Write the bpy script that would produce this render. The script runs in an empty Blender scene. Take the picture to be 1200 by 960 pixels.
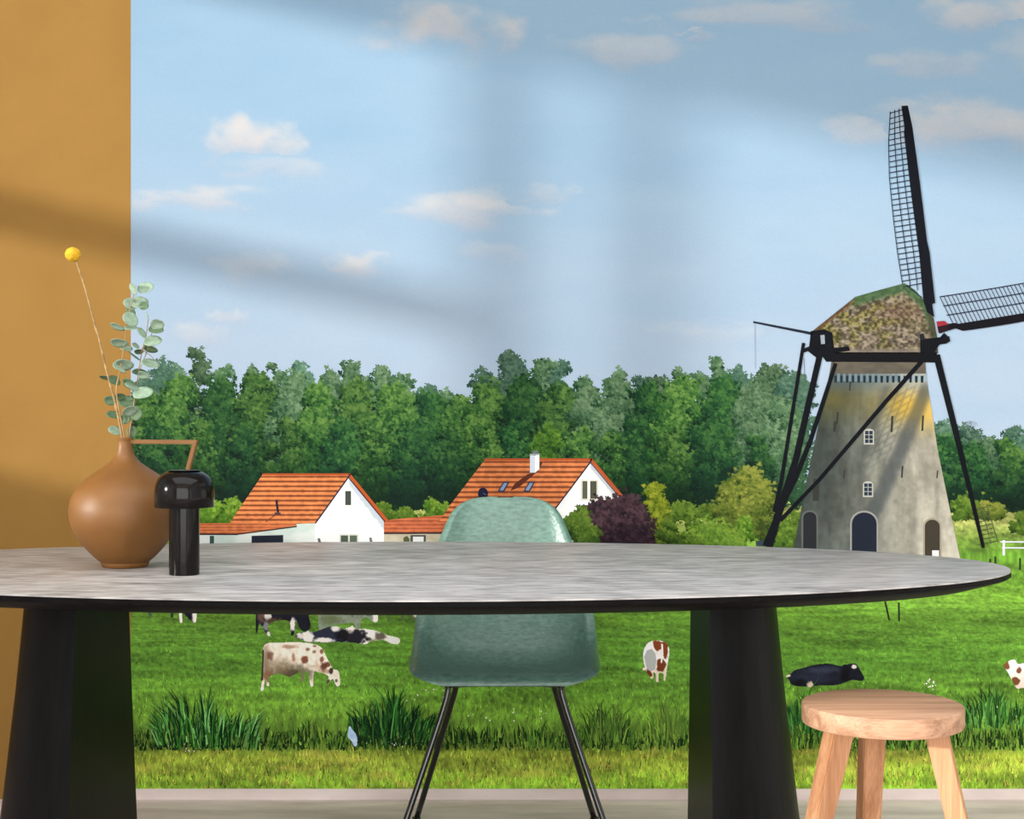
import bpy, bmesh, math, random
import numpy as np
from mathutils import Vector, Matrix

random.seed(7)
rng = np.random.default_rng(11)
scene = bpy.context.scene
COL = scene.collection

# ---------------------------------------------------------------- camera
FOC = 1766.0            # focal length in pixels of a 1200 px wide frame
CAM_H = 1.058
WALL_Y = 4.09           # the papered wall
cam_data = bpy.data.cameras.new('camera')
cam_data.sensor_fit = 'HORIZONTAL'
cam_data.sensor_width = 36.0
cam_data.lens = 36.0 * FOC / 1200.0
cam = bpy.data.objects.new('camera', cam_data)
cam.location = (0, 0, CAM_H)
cam.rotation_euler = (math.radians(90), 0, 0)
COL.objects.link(cam)
scene.camera = cam

# ---------------------------------------------------------------- light
vs = scene.view_settings
vs.view_transform = 'Standard'
vs.look = 'None'
vs.exposure = 0.0
vs.gamma = 1.0
vs.use_curve_mapping = False

world = bpy.data.worlds.new('sky')
scene.world = world
world.use_nodes = True
wb = world.node_tree.nodes['Background']
wb.inputs['Color'].default_value = (0.80, 0.90, 1.0, 1)
wb.inputs['Strength'].default_value = 0.8

# low sun slanting in through the window of the left wall
SUN_DIR = Vector((2.0, 1.0, -0.452)).normalized()
sd = bpy.data.lights.new('sun', 'SUN')
sd.energy = 6.2
sd.angle = math.radians(2.1)
sd.color = (1.0, 0.965, 0.91)
so = bpy.data.objects.new('sun', sd)
so.rotation_euler = SUN_DIR.to_track_quat('-Z', 'Y').to_euler()
so.location = (-6, 0, 5)
COL.objects.link(so)


def fill_light(name, loc, direction, sx, sy, power, color):
    ld = bpy.data.lights.new(name, 'AREA')
    ld.shape = 'RECTANGLE'
    ld.size, ld.size_y = sx, sy
    ld.energy = power
    ld.color = color
    lo = bpy.data.objects.new(name, ld)
    lo.location = loc
    lo.rotation_euler = Vector(direction).to_track_quat('-Z', 'Z').to_euler()
    COL.objects.link(lo)


# area fills added in unseen windows and a roof opening made for them
ROOM_X0, ROOM_X1, ROOM_Y0, ROOM_H = -3.2, 2.75, -2.6, 3.05
fill_light('fill_left', (ROOM_X0 + 0.02, -0.7, 1.65), (1, 0.25, -0.05), 2.6, 2.2, 8, (1.0, 0.985, 0.96))
fill_light('fill_right', (ROOM_X1 - 0.02, 0.6, 1.65), (-1, 0.35, -0.05), 3.2, 2.2, 8, (1.0, 0.985, 0.96))

fill_light('fill_front', (-0.1, ROOM_Y0 + 0.02, 1.5), (0, 1, -0.03), 4.4, 2.4, 155, (1.0, 0.99, 0.97))
fill_light('fill_roof', (-0.2, 1.35, ROOM_H + 0.06), (0, 0, -1), 3.6, 2.4, 72, (1.0, 0.99, 0.97))

# ---------------------------------------------------------------- helpers
def s2l(c):
    c = np.asarray(c, dtype=np.float64) / 255.0
    return np.where(c <= 0.04045, c / 12.92, ((np.maximum(c, 0) + 0.055) / 1.055) ** 2.4)


def rgba(c):
    v = s2l(c)
    return (float(v[0]), float(v[1]), float(v[2]), 1.0)


def tag(o, label=None, cat=None, group=None, kind=None):
    if label: o['label'] = label
    if cat: o['category'] = cat
    if group: o['group'] = group
    if kind: o['kind'] = kind
    return o


def link(name, me, mat=None, parent=None, smooth=False):
    o = bpy.data.objects.new(name, me)
    COL.objects.link(o)
    if mat is not None and not me.materials:
        me.materials.append(mat)
    if parent is not None:
        o.parent = parent
    if smooth:
        for p in me.polygons:
            p.use_smooth = True
    return o


def empty(name, loc=(0, 0, 0), rz=0.0):
    o = bpy.data.objects.new(name, None)
    o.location = loc
    o.rotation_euler = (0, 0, rz)
    o.empty_display_size = 0.1
    COL.objects.link(o)
    return o


def bm_to(name, bm, mat, parent=None, smooth=False):
    bmesh.ops.recalc_face_normals(bm, faces=bm.faces[:])
    me = bpy.data.meshes.new(name)
    bm.to_mesh(me)
    bm.free()
    return link(name, me, mat, parent, smooth)


def auto_smooth(o, deg=40):
    me = o.data
    for p in me.polygons:
        p.use_smooth = True
    me.set_sharp_from_angle(angle=math.radians(deg))


def add_box(bm, x0, x1, y0, y1, z0, z1):
    vsx = [bm.verts.new((x, y, z)) for x in (x0, x1) for y in (y0, y1) for z in (z0, z1)]
    for f in ((0, 1, 3, 2), (4, 6, 7, 5), (0, 4, 5, 1), (2, 3, 7, 6), (0, 2, 6, 4), (1, 5, 7, 3)):
        bm.faces.new([vsx[i] for i in f])


def box(name, x0, x1, y0, y1, z0, z1, mat, parent=None):
    bm = bmesh.new()
    add_box(bm, x0, x1, y0, y1, z0, z1)
    return bm_to(name, bm, mat, parent)


def add_lathe(bm, prof, seg=64, cx=0, cy=0, cz=0):
    rings = []
    for r, z in prof:
        if r < 1e-5:
            rings.append([bm.verts.new((cx, cy, cz + z))])
        else:
            rings.append([bm.verts.new((cx + r * math.cos(2 * math.pi * k / seg), cy + r * math.sin(2 * math.pi * k / seg), cz + z)) for k in range(seg)])
    for a, b in zip(rings[:-1], rings[1:]):
        for k in range(seg):
            k2 = (k + 1) % seg
            if len(a) == 1 and len(b) == 1:
                continue
            if len(a) == 1:
                bm.faces.new([a[0], b[k], b[k2]])
            elif len(b) == 1:
                bm.faces.new([a[k], b[0], a[k2]])
            else:
                bm.faces.new([a[k], b[k], b[k2], a[k2]])


def catmull(pts, n):
    pts = [np.asarray(p, float) for p in pts]
    P = [2 * pts[0] - pts[1]] + pts + [2 * pts[-1] - pts[-2]]
    out = []
    for i in range(1, len(P) - 2):
        for k in range(n):
            t = k / n
            a, b, c, d = P[i - 1], P[i], P[i + 1], P[i + 2]
            out.append(0.5 * (2 * b + (c - a) * t + (2 * a - 5 * b + 4 * c - d) * t * t + (3 * b - a - 3 * c + d) * t ** 3))
    out.append(pts[-1])
    return out


def add_tube(bm, pts, rad, seg=12):
    pts = [Vector(p) for p in pts]
    n = len(pts)
    rads = rad if isinstance(rad, (list, tuple)) else [rad] * n
    t0 = (pts[1] - pts[0]).normalized()
    ref = Vector((0, 0, 1)) if abs(t0.z) < 0.9 else Vector((1, 0, 0))
    nrm = t0.cross(ref).normalized()
    rings = []
    for i, p in enumerate(pts):
        t = (pts[min(i + 1, n - 1)] - pts[max(i - 1, 0)]).normalized()
        nrm = (nrm - t * nrm.dot(t)).normalized()
        b = t.cross(nrm)
        rings.append([bm.verts.new(p + (nrm * math.cos(2 * math.pi * k / seg) + b * math.sin(2 * math.pi * k / seg)) * rads[i]) for k in range(seg)])
    for a, b in zip(rings[:-1], rings[1:]):
        for k in range(seg):
            k2 = (k + 1) % seg
            bm.faces.new([a[k], a[k2], b[k2], b[k]])
    bm.faces.new(rings[0][::-1])
    bm.faces.new(rings[-1])


# ---------------------------------------------------------------- materials
def new_mat(name):
    m = bpy.data.materials.new(name)
    m.use_nodes = True
    nt = m.node_tree
    return m, nt, nt.nodes['Principled BSDF']


def N(nt, t, **kw):
    n = nt.nodes.new(t)
    for k, v in kw.items():
        setattr(n, k, v)
    return n


def noise_mat(name, c1, c2, scale=(6, 6, 6), detail=6, rough=0.6, bump=0.0, bump_scale=None, spec=0.5, lo=0.3, hi=0.7, bdist=0.002, coat=0.0, metallic=0.0):
    m, nt, p = new_mat(name)
    tc = N(nt, 'ShaderNodeTexCoord')
    mp = N(nt, 'ShaderNodeMapping')
    mp.inputs['Scale'].default_value = scale
    nt.links.new(tc.outputs['Object'], mp.inputs['Vector'])
    no = N(nt, 'ShaderNodeTexNoise')
    no.inputs['Scale'].default_value = 1.0
    no.inputs['Detail'].default_value = detail
    nt.links.new(mp.outputs['Vector'], no.inputs['Vector'])
    cr = N(nt, 'ShaderNodeValToRGB')
    cr.color_ramp.elements[0].position = lo
    cr.color_ramp.elements[1].position = hi
    cr.color_ramp.elements[0].color = rgba(c1)
    cr.color_ramp.elements[1].color = rgba(c2)
    nt.links.new(no.outputs['Fac'], cr.inputs['Fac'])
    nt.links.new(cr.outputs['Color'], p.inputs['Base Color'])
    p.inputs['Roughness'].default_value = rough
    p.inputs['Specular IOR Level'].default_value = spec
    p.inputs['Coat Weight'].default_value = coat
    p.inputs['Metallic'].default_value = metallic
    if bump > 0:
        mp2 = N(nt, 'ShaderNodeMapping')
        mp2.inputs['Scale'].default_value = bump_scale or scale
        nt.links.new(tc.outputs['Object'], mp2.inputs['Vector'])
        n2 = N(nt, 'ShaderNodeTexNoise')
        n2.inputs['Scale'].default_value = 1.0
        n2.inputs['Detail'].default_value = 4
        nt.links.new(mp2.outputs['Vector'], n2.inputs['Vector'])
        b = N(nt, 'ShaderNodeBump')
        b.inputs['Strength'].default_value = bump
        b.inputs['Distance'].default_value = bdist
        nt.links.new(n2.outputs['Fac'], b.inputs['Height'])
        nt.links.new(b.outputs['Normal'], p.inputs['Normal'])
    return m


M = {}
M['orange'] = noise_mat('orange_paint', (134, 100, 48), (139, 105, 52), scale=(5, 5, 5), rough=0.9, bump=0.35, bump_scale=(260, 260, 260), spec=0.2, bdist=0.0006)
M['white_wall'] = noise_mat('white_plaster', (214, 212, 207), (222, 220, 216), scale=(3, 3, 3), rough=0.9, bump=0.2, bump_scale=(120, 120, 120), spec=0.2)
M['concrete'] = noise_mat('grey_concrete', (202, 186, 180), (246, 232, 227), scale=(3.2, 14, 6), detail=9, rough=0.8, bump=0.6, bump_scale=(16, 90, 30), spec=0.25, lo=0.28, hi=0.72, bdist=0.004)
M['window_white'] = noise_mat('white_window_paint', (225, 225, 222), (232, 232, 230), rough=0.5)
M['table_top'] = noise_mat('black_oak_top_grey_sheen', (126, 122, 119), (196, 191, 187), scale=(16, 62, 60), detail=9, rough=0.42, bump=0.7, bump_scale=(22, 90, 90), spec=0.6, bdist=0.0012)  # grey reflected sheen put into the base colour of a dark top
M['table_black'] = noise_mat('black_stained_oak', (9, 9, 10), (18, 18, 18), scale=(90, 90, 3), detail=7, rough=0.42, bump=0.4, bump_scale=(180, 180, 8), spec=0.09, bdist=0.001)
M['table_edge'] = noise_mat('black_oak_edge', (10, 9, 9), (19, 18, 18), scale=(6, 120, 120), detail=7, rough=0.5, bump=0.3, bump_scale=(8, 200, 200), bdist=0.001, spec=0.05)
M['vase'] = noise_mat('caramel_glazed_ceramic', (104, 67, 27), (120, 80, 34), scale=(9, 9, 14), detail=5, rough=0.5, bump=0.12, bump_scale=(40, 40, 60), spec=0.4, bdist=0.002)
M['lamp'] = noise_mat('glossy_black_lacquer', (9, 6, 5), (15, 10, 8), scale=(4, 4, 4), rough=0.12, spec=0.22)
M['chair'] = noise_mat('sea_green_fibreglass', (80, 114, 102), (110, 146, 131), scale=(60, 60, 130), detail=9, rough=0.3, bump=0.9, bump_scale=(110, 90, 240), spec=0.6, bdist=0.0016)
M['chair_metal'] = noise_mat('black_gloss_metal', (10, 10, 11), (14, 14, 15), rough=0.18, spec=0.7)
M['sage'] = noise_mat('eucalyptus_leaf_green', (102, 124, 104), (142, 162, 140), scale=(60, 60, 60), rough=0.6, spec=0.3)
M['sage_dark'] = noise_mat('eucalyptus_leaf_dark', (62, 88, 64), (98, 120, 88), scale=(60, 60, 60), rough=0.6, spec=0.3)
M['stem'] = noise_mat('eucalyptus_stem_brown', (120, 96, 60), (160, 132, 88), scale=(80, 80, 30), rough=0.7)
M['dry_stem'] = noise_mat('dry_flower_stem', (110, 84, 50), (168, 140, 92), scale=(60, 60, 90), rough=0.7)
M['craspedia'] = noise_mat('yellow_flower_head', (184, 136, 8), (214, 170, 24), scale=(300, 300, 300), rough=0.8, bump=1.0, bump_scale=(420, 420, 420), bdist=0.002)


def oak(name, grain, fibre, a, b):
    """light oak: fine fibres and cathedral rings running along one axis."""
    m, nt, p = new_mat(name)
    tc = N(nt, 'ShaderNodeTexCoord')
    mp = N(nt, 'ShaderNodeMapping')
    mp.inputs['Scale'].default_value = grain
    nt.links.new(tc.outputs['Object'], mp.inputs['Vector'])
    wv = N(nt, 'ShaderNodeTexNoise')
    wv.inputs['Scale'].default_value = 1.2
    wv.inputs['Detail'].default_value = 5
    wv.inputs['Distortion'].default_value = 1.1
    nt.links.new(mp.outputs['Vector'], wv.inputs['Vector'])
    mp2 = N(nt, 'ShaderNodeMapping')
    mp2.inputs['Scale'].default_value = fibre
    nt.links.new(tc.outputs['Object'], mp2.inputs['Vector'])
    fb = N(nt, 'ShaderNodeTexNoise')
    fb.inputs['Scale'].default_value = 1.0
    fb.inputs['Detail'].default_value = 3
    nt.links.new(mp2.outputs['Vector'], fb.inputs['Vector'])
    mx = N(nt, 'ShaderNodeMath', operation='ADD')
    nt.links.new(wv.outputs['Fac'], mx.inputs[0])
    ml = N(nt, 'ShaderNodeMath', operation='MULTIPLY_ADD')
    ml.inputs[1].default_value = 0.5
    ml.inputs[2].default_value = -0.25
    nt.links.new(fb.outputs['Fac'], ml.inputs[0])
    nt.links.new(ml.outputs[0], mx.inputs[1])
    cr = N(nt, 'ShaderNodeValToRGB')
    cr.color_ramp.elements[0].position = 0.3
    cr.color_ramp.elements[1].position = 0.68
    cr.color_ramp.elements[0].color = rgba(a)
    cr.color_ramp.elements[1].color = rgba(b)
    nt.links.new(mx.outputs[0], cr.inputs['Fac'])
    nt.links.new(cr.outputs['Color'], p.inputs['Base Color'])
    p.inputs['Roughness'].default_value = 0.55
    p.inputs['Specular IOR Level'].default_value = 0.3
    bp = N(nt, 'ShaderNodeBump')
    bp.inputs['Strength'].default_value = 0.25
    bp.inputs['Distance'].default_value = 0.0008
    nt.links.new(fb.outputs['Fac'], bp.inputs['Height'])
    nt.links.new(bp.outputs['Normal'], p.inputs['Normal'])
    return m


M['oak_seat'] = oak('light_oak_seat', (1.6, 26, 26), (10, 330, 330), (146, 108, 82), (190, 150, 120))
M['oak_leg'] = oak('light_oak_leg', (26, 26, 1.6), (330, 330, 10), (152, 106, 72), (190, 144, 106))

# glass of the windows: thin, clear
gm, gnt, gp = new_mat('window_glass')
gt = N(gnt, 'ShaderNodeBsdfTransparent')
gg = N(gnt, 'ShaderNodeBsdfGlossy')
gg.inputs['Roughness'].default_value = 0.02
gx = N(gnt, 'ShaderNodeMixShader')
gx.inputs['Fac'].default_value = 0.06
gnt.links.new(gt.outputs[0], gx.inputs[1])
gnt.links.new(gg.outputs[0], gx.inputs[2])
gnt.links.new(gx.outputs[0], gnt.nodes['Material Output'].inputs['Surface'])
M['glass'] = gm

# printed wallpaper: ink colour of each printed motif x fine paper grain
pm, pnt, pp = new_mat('printed_wallpaper')
pa = N(pnt, 'ShaderNodeAttribute', attribute_name='ink')
ptc = N(pnt, 'ShaderNodeTexCoord')
pn = N(pnt, 'ShaderNodeTexNoise')
pn.inputs['Scale'].default_value = 380
pn.inputs['Detail'].default_value = 3
pnt.links.new(ptc.outputs['Object'], pn.inputs['Vector'])
pr = N(pnt, 'ShaderNodeMapRange')
pr.inputs['To Min'].default_value = 0.9
pr.inputs['To Max'].default_value = 1.1
pnt.links.new(pn.outputs['Fac'], pr.inputs['Value'])
pv = N(pnt, 'ShaderNodeVectorMath', operation='SCALE')
pnt.links.new(pa.outputs['Color'], pv.inputs[0])
pnt.links.new(pr.outputs['Result'], pv.inputs['Scale'])
pnt.links.new(pv.outputs['Vector'], pp.inputs['Base Color'])
pp.inputs['Roughness'].default_value = 0.85
pp.inputs['Specular IOR Level'].default_value = 0.15
M['print'] = pm

# ---------------------------------------------------------------- room shell
def struct(o):
    o['kind'] = 'structure'
    return o


T = 0.15
struct(box('floor', ROOM_X0 - T, ROOM_X1 + T, ROOM_Y0 - T, WALL_Y + T, -0.12, 0.0, M['concrete']))
# ceiling with an opening made for the added roof fill
RL = (-2.0, 1.6, 0.15, 2.55)
cb = bmesh.new()
add_box(cb, ROOM_X0 - T, RL[0], ROOM_Y0 - T, WALL_Y + T, ROOM_H, ROOM_H + 0.12)
add_box(cb, RL[1], ROOM_X1 + T, ROOM_Y0 - T, WALL_Y + T, ROOM_H, ROOM_H + 0.12)
add_box(cb, RL[0], RL[1], ROOM_Y0 - T, RL[2], ROOM_H, ROOM_H + 0.12)
add_box(cb, RL[0], RL[1], RL[3], WALL_Y + T, ROOM_H, ROOM_H + 0.12)
struct(bm_to('ceiling', cb, M['white_wall']))
rl = struct(empty('fill_window_4', (-0.2, 1.35, ROOM_H + 0.08)))  # unseen skylight, added to carry the roof fill
for xx in (-0.6, 0.6):
    box('glazing_bar', xx - 0.02, xx + 0.02, -1.2, 1.2, 0.0, 0.05, M['window_white'], rl)
box('pane', -1.8, 1.8, -1.2, 1.2, 0.02, 0.024, M['glass'], rl)
PRINT_S = WALL_Y / FOC            # metres of wall per print unit
PX0 = 153.5                       # left edge of the paper, print units
EDGE_X = (PX0 - 600) * PRINT_S
struct(box('wall_back', ROOM_X0 - T, ROOM_X1 + T, WALL_Y, WALL_Y + T, 0, ROOM_H, M['orange']))
fb_ = bmesh.new()
FW = (-2.3, 2.1, 0.3, 2.7)
add_box(fb_, ROOM_X0 - T, FW[0], ROOM_Y0 - T, ROOM_Y0, 0, ROOM_H)
add_box(fb_, FW[1], ROOM_X1 + T, ROOM_Y0 - T, ROOM_Y0, 0, ROOM_H)
add_box(fb_, FW[0], FW[1], ROOM_Y0 - T, ROOM_Y0, 0, FW[2])
add_box(fb_, FW[0], FW[1], ROOM_Y0 - T, ROOM_Y0, FW[3], ROOM_H)
struct(bm_to('wall_front', fb_, M['white_wall']))
fwn = struct(empty('fill_window_5', (-0.1, ROOM_Y0 - 0.07, FW[2])))  # window invented behind the camera to hold the front fill
for k in range(5):
    box('mullion', -2.2 + k * 1.1 - 0.03 + (0.03 if k == 0 else -0.03 if k == 4 else 0), -2.2 + k * 1.1 + 0.03 + (0.03 if k == 0 else -0.03 if k == 4 else 0), -0.03, 0.03, 0, 2.4, M['window_white'], fwn)
box('pane', -2.2, 2.2, -0.002, 0.002, 0, 2.4, M['glass'], fwn)
# low concrete upstand along the papered part of the wall
UPSTAND = 12.5 * PRINT_S
struct(box('baseboard_back', EDGE_X, ROOM_X1, WALL_Y - 0.004, WALL_Y, 0, UPSTAND, M['concrete']))


def side_wall(name, x0, x1, openings):
    bm = bmesh.new()
    y = ROOM_Y0
    for (a, b, z0, z1) in openings:
        add_box(bm, x0, x1, y, a, 0, ROOM_H)
        add_box(bm, x0, x1, a, b, 0, z0)
        add_box(bm, x0, x1, a, b, z1, ROOM_H)
        y = b
    add_box(bm, x0, x1, y, WALL_Y, 0, ROOM_H)
    return struct(bm_to(name, bm, M['white_wall']))


W1 = (1.42, 3.66, 1.27, 2.78)
side_wall('wall_left', ROOM_X0 - T, ROOM_X0, [(-2.1, 0.7, 0.5, 2.8), W1])
side_wall('wall_right', ROOM_X1, ROOM_X1 + T, [(-1.1, 2.3, 0.5, 2.8)])


def window(name, xa, xb, op, posts, bars, fw=0.05):
    a, b, z0, z1 = op
    root = struct(empty(name, ((xa + xb) / 2, (a + b) / 2, z0)))
    off = root.location
    def part(nm, y0, y1, za, zb, mat, x0=xa, x1=xb):
        return box(nm, x0 - off.x, x1 - off.x, y0 - off.y, y1 - off.y, za - off.z, zb - off.z, mat, root)
    part('frame_rail', a, b, z0, z0 + fw, M['window_white'])
    part('frame_rail', a, b, z1 - fw, z1, M['window_white'])
    part('frame_stile', a, a + fw, z0 + fw, z1 - fw, M['window_white'])
    part('frame_stile', b - fw, b, z0 + fw, z1 - fw, M['window_white'])
    for yc, w in posts:
        part('mullion', yc - w / 2, yc + w / 2, z0 + fw, z1 - fw, M['window_white'])
    for zc, w, y0, y1 in bars:
        part('glazing_bar', y0, y1, zc - w / 2, zc + w / 2, M['window_white'])
    xm = (xa + xb) / 2
    part('pane', a + fw, b - fw, z0 + fw, z1 - fw, M['glass'], xm - 0.002, xm + 0.002)


window('window_1', ROOM_X0 - 0.10, ROOM_X0 - 0.04, W1, [(2.465, 0.075), (2.265, 0.075)], [(2.02, 0.11, 2.50, 3.62)], 0.04)
window('fill_window_2', ROOM_X0 - 0.10, ROOM_X0 - 0.04, (-2.1, 0.7, 0.5, 2.8), [(-0.7, 0.07)], [(1.9, 0.05, -2.05, -0.735), (1.9, 0.05, -0.665, 0.65)])  # unseen side window added for the left fill
window('fill_window_3', ROOM_X1 + 0.04, ROOM_X1 + 0.10, (-1.1, 2.3, 0.5, 2.8), [(0.6, 0.07)], [(1.9, 0.05, -1.05, 0.565), (1.9, 0.05, 0.635, 2.25)])  # likewise added on the right, out of view, for its fill

# ================================================================= wall mural
# A printed photo mural: one sheet of wallpaper, its printed motifs thin layers of ink on it.
# Print units: 1 unit = PRINT_S metres on the sheet, (600, 480) is the point of the sheet at eye height.
PX1, PY0, PY1 = 600 + (ROOM_X1 - 0.004) / PRINT_S, 480 - (ROOM_H - CAM_H - 0.003) / PRINT_S, 924.5
INK = 0.48                         # sky ink density; reset per motif to offset uneven wall light


def ink(c):
    return np.clip(s2l(c) * INK, 0, 0.9)


def wx(px): return (px - 600) * PRINT_S
def wz(py): return CAM_H - (py - 480) * PRINT_S


def lerp(a, b, t):
    t = np.asarray(t)[..., None]
    return np.asarray(a, float) * (1 - t) + np.asarray(b, float) * t


def sstep(a, b, x):
    t = np.clip((x - a) / (b - a), 0, 1)
    return t * t * (3 - 2 * t)


def vnoise(x, y, seed=0):
    x = np.asarray(x, float); y = np.asarray(y, float)
    ix, iy = np.floor(x), np.floor(y)
    fx, fy = x - ix, y - iy
    fx = fx * fx * (3 - 2 * fx); fy = fy * fy * (3 - 2 * fy)
    def h(a, b):
        v = np.sin(a * 127.1 + b * 311.7 + seed * 74.7) * 43758.5453
        return v - np.floor(v)
    return (h(ix, iy) * (1 - fx) + h(ix + 1, iy) * fx) * (1 - fy) + (h(ix, iy + 1) * (1 - fx) + h(ix + 1, iy + 1) * fx) * fy


def fbm(x, y, seed=0, oct=4):
    s = 0; a = 0.5; tot = 0
    for k in range(oct):
        s = s + a * vnoise(x * 2 ** k, y * 2 ** k, seed + k * 13)
        tot += a; a *= 0.5
    return s / tot


def quad_mesh(name, verts, quads, cols, parent, label=None):
    me = bpy.data.meshes.new(name)
    nv, nq = len(verts), len(quads)
    me.vertices.add(nv)
    me.vertices.foreach_set('co', np.ascontiguousarray(verts, dtype=np.float32).ravel())
    me.loops.add(nq * 4)
    me.loops.foreach_set('vertex_index', np.ascontiguousarray(quads, dtype=np.int32).ravel())
    me.polygons.add(nq)
    me.polygons.foreach_set('loop_start', np.arange(0, nq * 4, 4, dtype=np.int32))
    me.update(calc_edges=True)
    at = me.color_attributes.new('ink', 'FLOAT_COLOR', 'POINT')
    c = np.ones((nv, 4), dtype=np.float32)
    c[:, :3] = ink(cols)
    at.data.foreach_set('color', c.ravel())
    o = link(name, me, M['print'], parent)
    if label: o['label'] = label
    return o


def grid_print(name, xs, ys, cols, mask, parent, off, label=None):
    """cells of a regular grid of print units; mask picks the cells."""
    ny, nx = len(ys), len(xs)
    jj, ii = np.nonzero(mask)
    idx = np.arange(ny * nx).reshape(ny, nx)
    q = np.stack([idx[jj, ii], idx[jj + 1, ii], idx[jj + 1, ii + 1], idx[jj, ii + 1]], 1)
    used, inv = np.unique(q.ravel(), return_inverse=True)
    X, Y = np.meshgrid(xs, ys)
    X = X.ravel()[used]; Y = Y.ravel()[used]
    v = np.stack([wx(X), np.full(len(X), WALL_Y - off), wz(Y)], 1)
    return quad_mesh(name, v, inv.reshape(-1, 4), cols.reshape(-1, 3)[used], parent, label)


def in_poly(X, Y, poly):
    r = np.zeros(X.shape, bool)
    n = len(poly)
    for i in range(n):
        x1, y1 = poly[i]; x2, y2 = poly[(i + 1) % n]
        if y1 == y2: continue
        c = (y1 > Y) != (y2 > Y)
        r ^= c & (X < (x2 - x1) * (Y - y1) / (y2 - y1) + x1)
    return r


def fill_print(name, poly, colfn, parent, off, step=0.7, label=None, smooth=0):
    if smooth:
        poly = [tuple(p) for p in catmull(list(poly) + [poly[0]], smooth)][:-1]
    a = np.array(poly)
    xs = np.arange(a[:, 0].min() - step, a[:, 0].max() + 2 * step, step)
    ys = np.arange(a[:, 1].min() - step, a[:, 1].max() + 2 * step, step)
    X, Y = np.meshgrid(xs, ys)
    Xc, Yc = np.meshgrid((xs[1:] + xs[:-1]) / 2, (ys[1:] + ys[:-1]) / 2)
    return grid_print(name, xs, ys, colfn(X, Y), in_poly(Xc, Yc, poly), parent, off, label)


def strip_print(name, poly, colfn, parent, off, rows, cols, label=None):
    """shape that every level line crosses once: clean straight edges."""
    a = np.array(poly, float)
    ylo, yhi = a[:, 1].min() + 1e-3, a[:, 1].max() - 1e-3
    brk = [y for y in sorted(set(a[:, 1].tolist())) if ylo < y < yhi]
    ys = np.unique(np.concatenate([np.linspace(ylo, yhi, rows), brk]))
    V = []; 
    for y in ys:
        xs = []
        for i in range(len(a)):
            (x1, y1), (x2, y2) = a[i], a[(i + 1) % len(a)]
            if (y1 <= y < y2) or (y2 <= y < y1):
                xs.append(x1 + (x2 - x1) * (y - y1) / (y2 - y1))
        if not xs: xs = [a[:, 0].mean()]
        V.append(np.stack([np.linspace(min(xs), max(xs), cols), np.full(cols, y)], 1))
    V = np.array(V)
    C = colfn(V[..., 0], V[..., 1]).reshape(-1, 3)
    v = np.stack([wx(V[..., 0]).ravel(), np.full(V[..., 0].size, WALL_Y - off), wz(V[..., 1]).ravel()], 1)
    idx = np.arange(len(ys) * cols).reshape(len(ys), cols)
    q = np.stack([idx[:-1, :-1], idx[1:, :-1], idx[1:, 1:], idx[:-1, 1:]], -1).reshape(-1, 4)
    return quad_mesh(name, v, q, C, parent, label)


class Strokes:
    """flat-coloured printed polygons joined into one motif."""
    def __init__(self): self.v = []; self.f = []; self.c = []
    def poly(self, pts, col):
        n = len(self.v)
        self.v += [tuple(p) for p in pts]
        self.f.append(list(range(n, n + len(pts))))
        self.c.append(col)
    def line(self, p, q, w, col, w2=None):
        w2 = w if w2 is None else w2
        d = np.subtract(q, p).astype(float); L = np.hypot(*d)
        if L == 0: return
        n = np.array([-d[1], d[0]]) / L
        self.poly([p + n * w / 2, p - n * w / 2, q - n * w2 / 2, q + n * w2 / 2], col)
    def path(self, pts, ws, col):
        """one ribbon along a line of points"""
        pts = np.array(pts, float)
        ws = np.full(len(pts), ws) if np.isscalar(ws) else np.array(ws, float)
        t = np.gradient(pts, axis=0); t /= np.linalg.norm(t, axis=1)[:, None]
        n = np.stack([-t[:, 1], t[:, 0]], 1) * ws[:, None] / 2
        self.poly(list(map(tuple, pts + n)) + list(map(tuple, (pts - n)[::-1])), col)
    def each(self, name, parent, off, names=None):
        """every printed shape its own piece"""
        for i, (f, c) in enumerate(zip(self.f, self.c)):
            s1 = Strokes(); s1.poly([self.v[k] for k in f], c)
            s1.build(names[i] if names else name, parent, off + 5e-5 * i)
    def build(self, name, parent, off, label=None, kind=None, spread=None):
        me = bpy.data.meshes.new(name)
        nf = len(self.f)
        lay = np.arange(nf) * (5e-5 if nf < 12 else 4e-4 / nf) if spread is None else rng.random(nf) * spread
        lay = np.repeat(lay, [len(f) for f in self.f])
        me.from_pydata([(wx(x), WALL_Y - off - l, wz(y)) for (x, y), l in zip(self.v, lay)], [], self.f)
        at = me.color_attributes.new('ink', 'FLOAT_COLOR', 'CORNER')
        cl = ink(np.array(self.c, float))
        rep = np.repeat(np.arange(len(self.f)), [len(f) for f in self.f])
        c = np.ones((len(rep), 4), np.float32)
        c[:, :3] = cl[rep]
        at.data.foreach_set('color', c.ravel())
        o = link(name, me, M['print'], parent)
        if label: o['label'] = label
        if kind: o['kind'] = kind
        return o


def flat(c):
    return lambda X, Y: np.broadcast_to(np.asarray(c, float), X.shape + (3,)).copy()


def mottled(c1, c2, sx, sy, seed, oct=4, lo=0.3, hi=0.7):
    return lambda X, Y: lerp(c1, c2, sstep(lo, hi, fbm(X / sx, Y / sy, seed, oct)))


sheet_bm = bmesh.new()
add_box(sheet_bm, EDGE_X, ROOM_X1 - 0.002, WALL_Y - 0.0010, WALL_Y - 0.00005, UPSTAND + 0.0005, ROOM_H - 0.002)
mural = bm_to('wall_mural', sheet_bm, noise_mat('mural_paper', (226, 224, 218), (232, 230, 224), rough=0.9))
tag(mural, 'large printed wall mural of a Dutch windmill, farmhouses and cows in a green meadow', 'wall mural')

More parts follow.
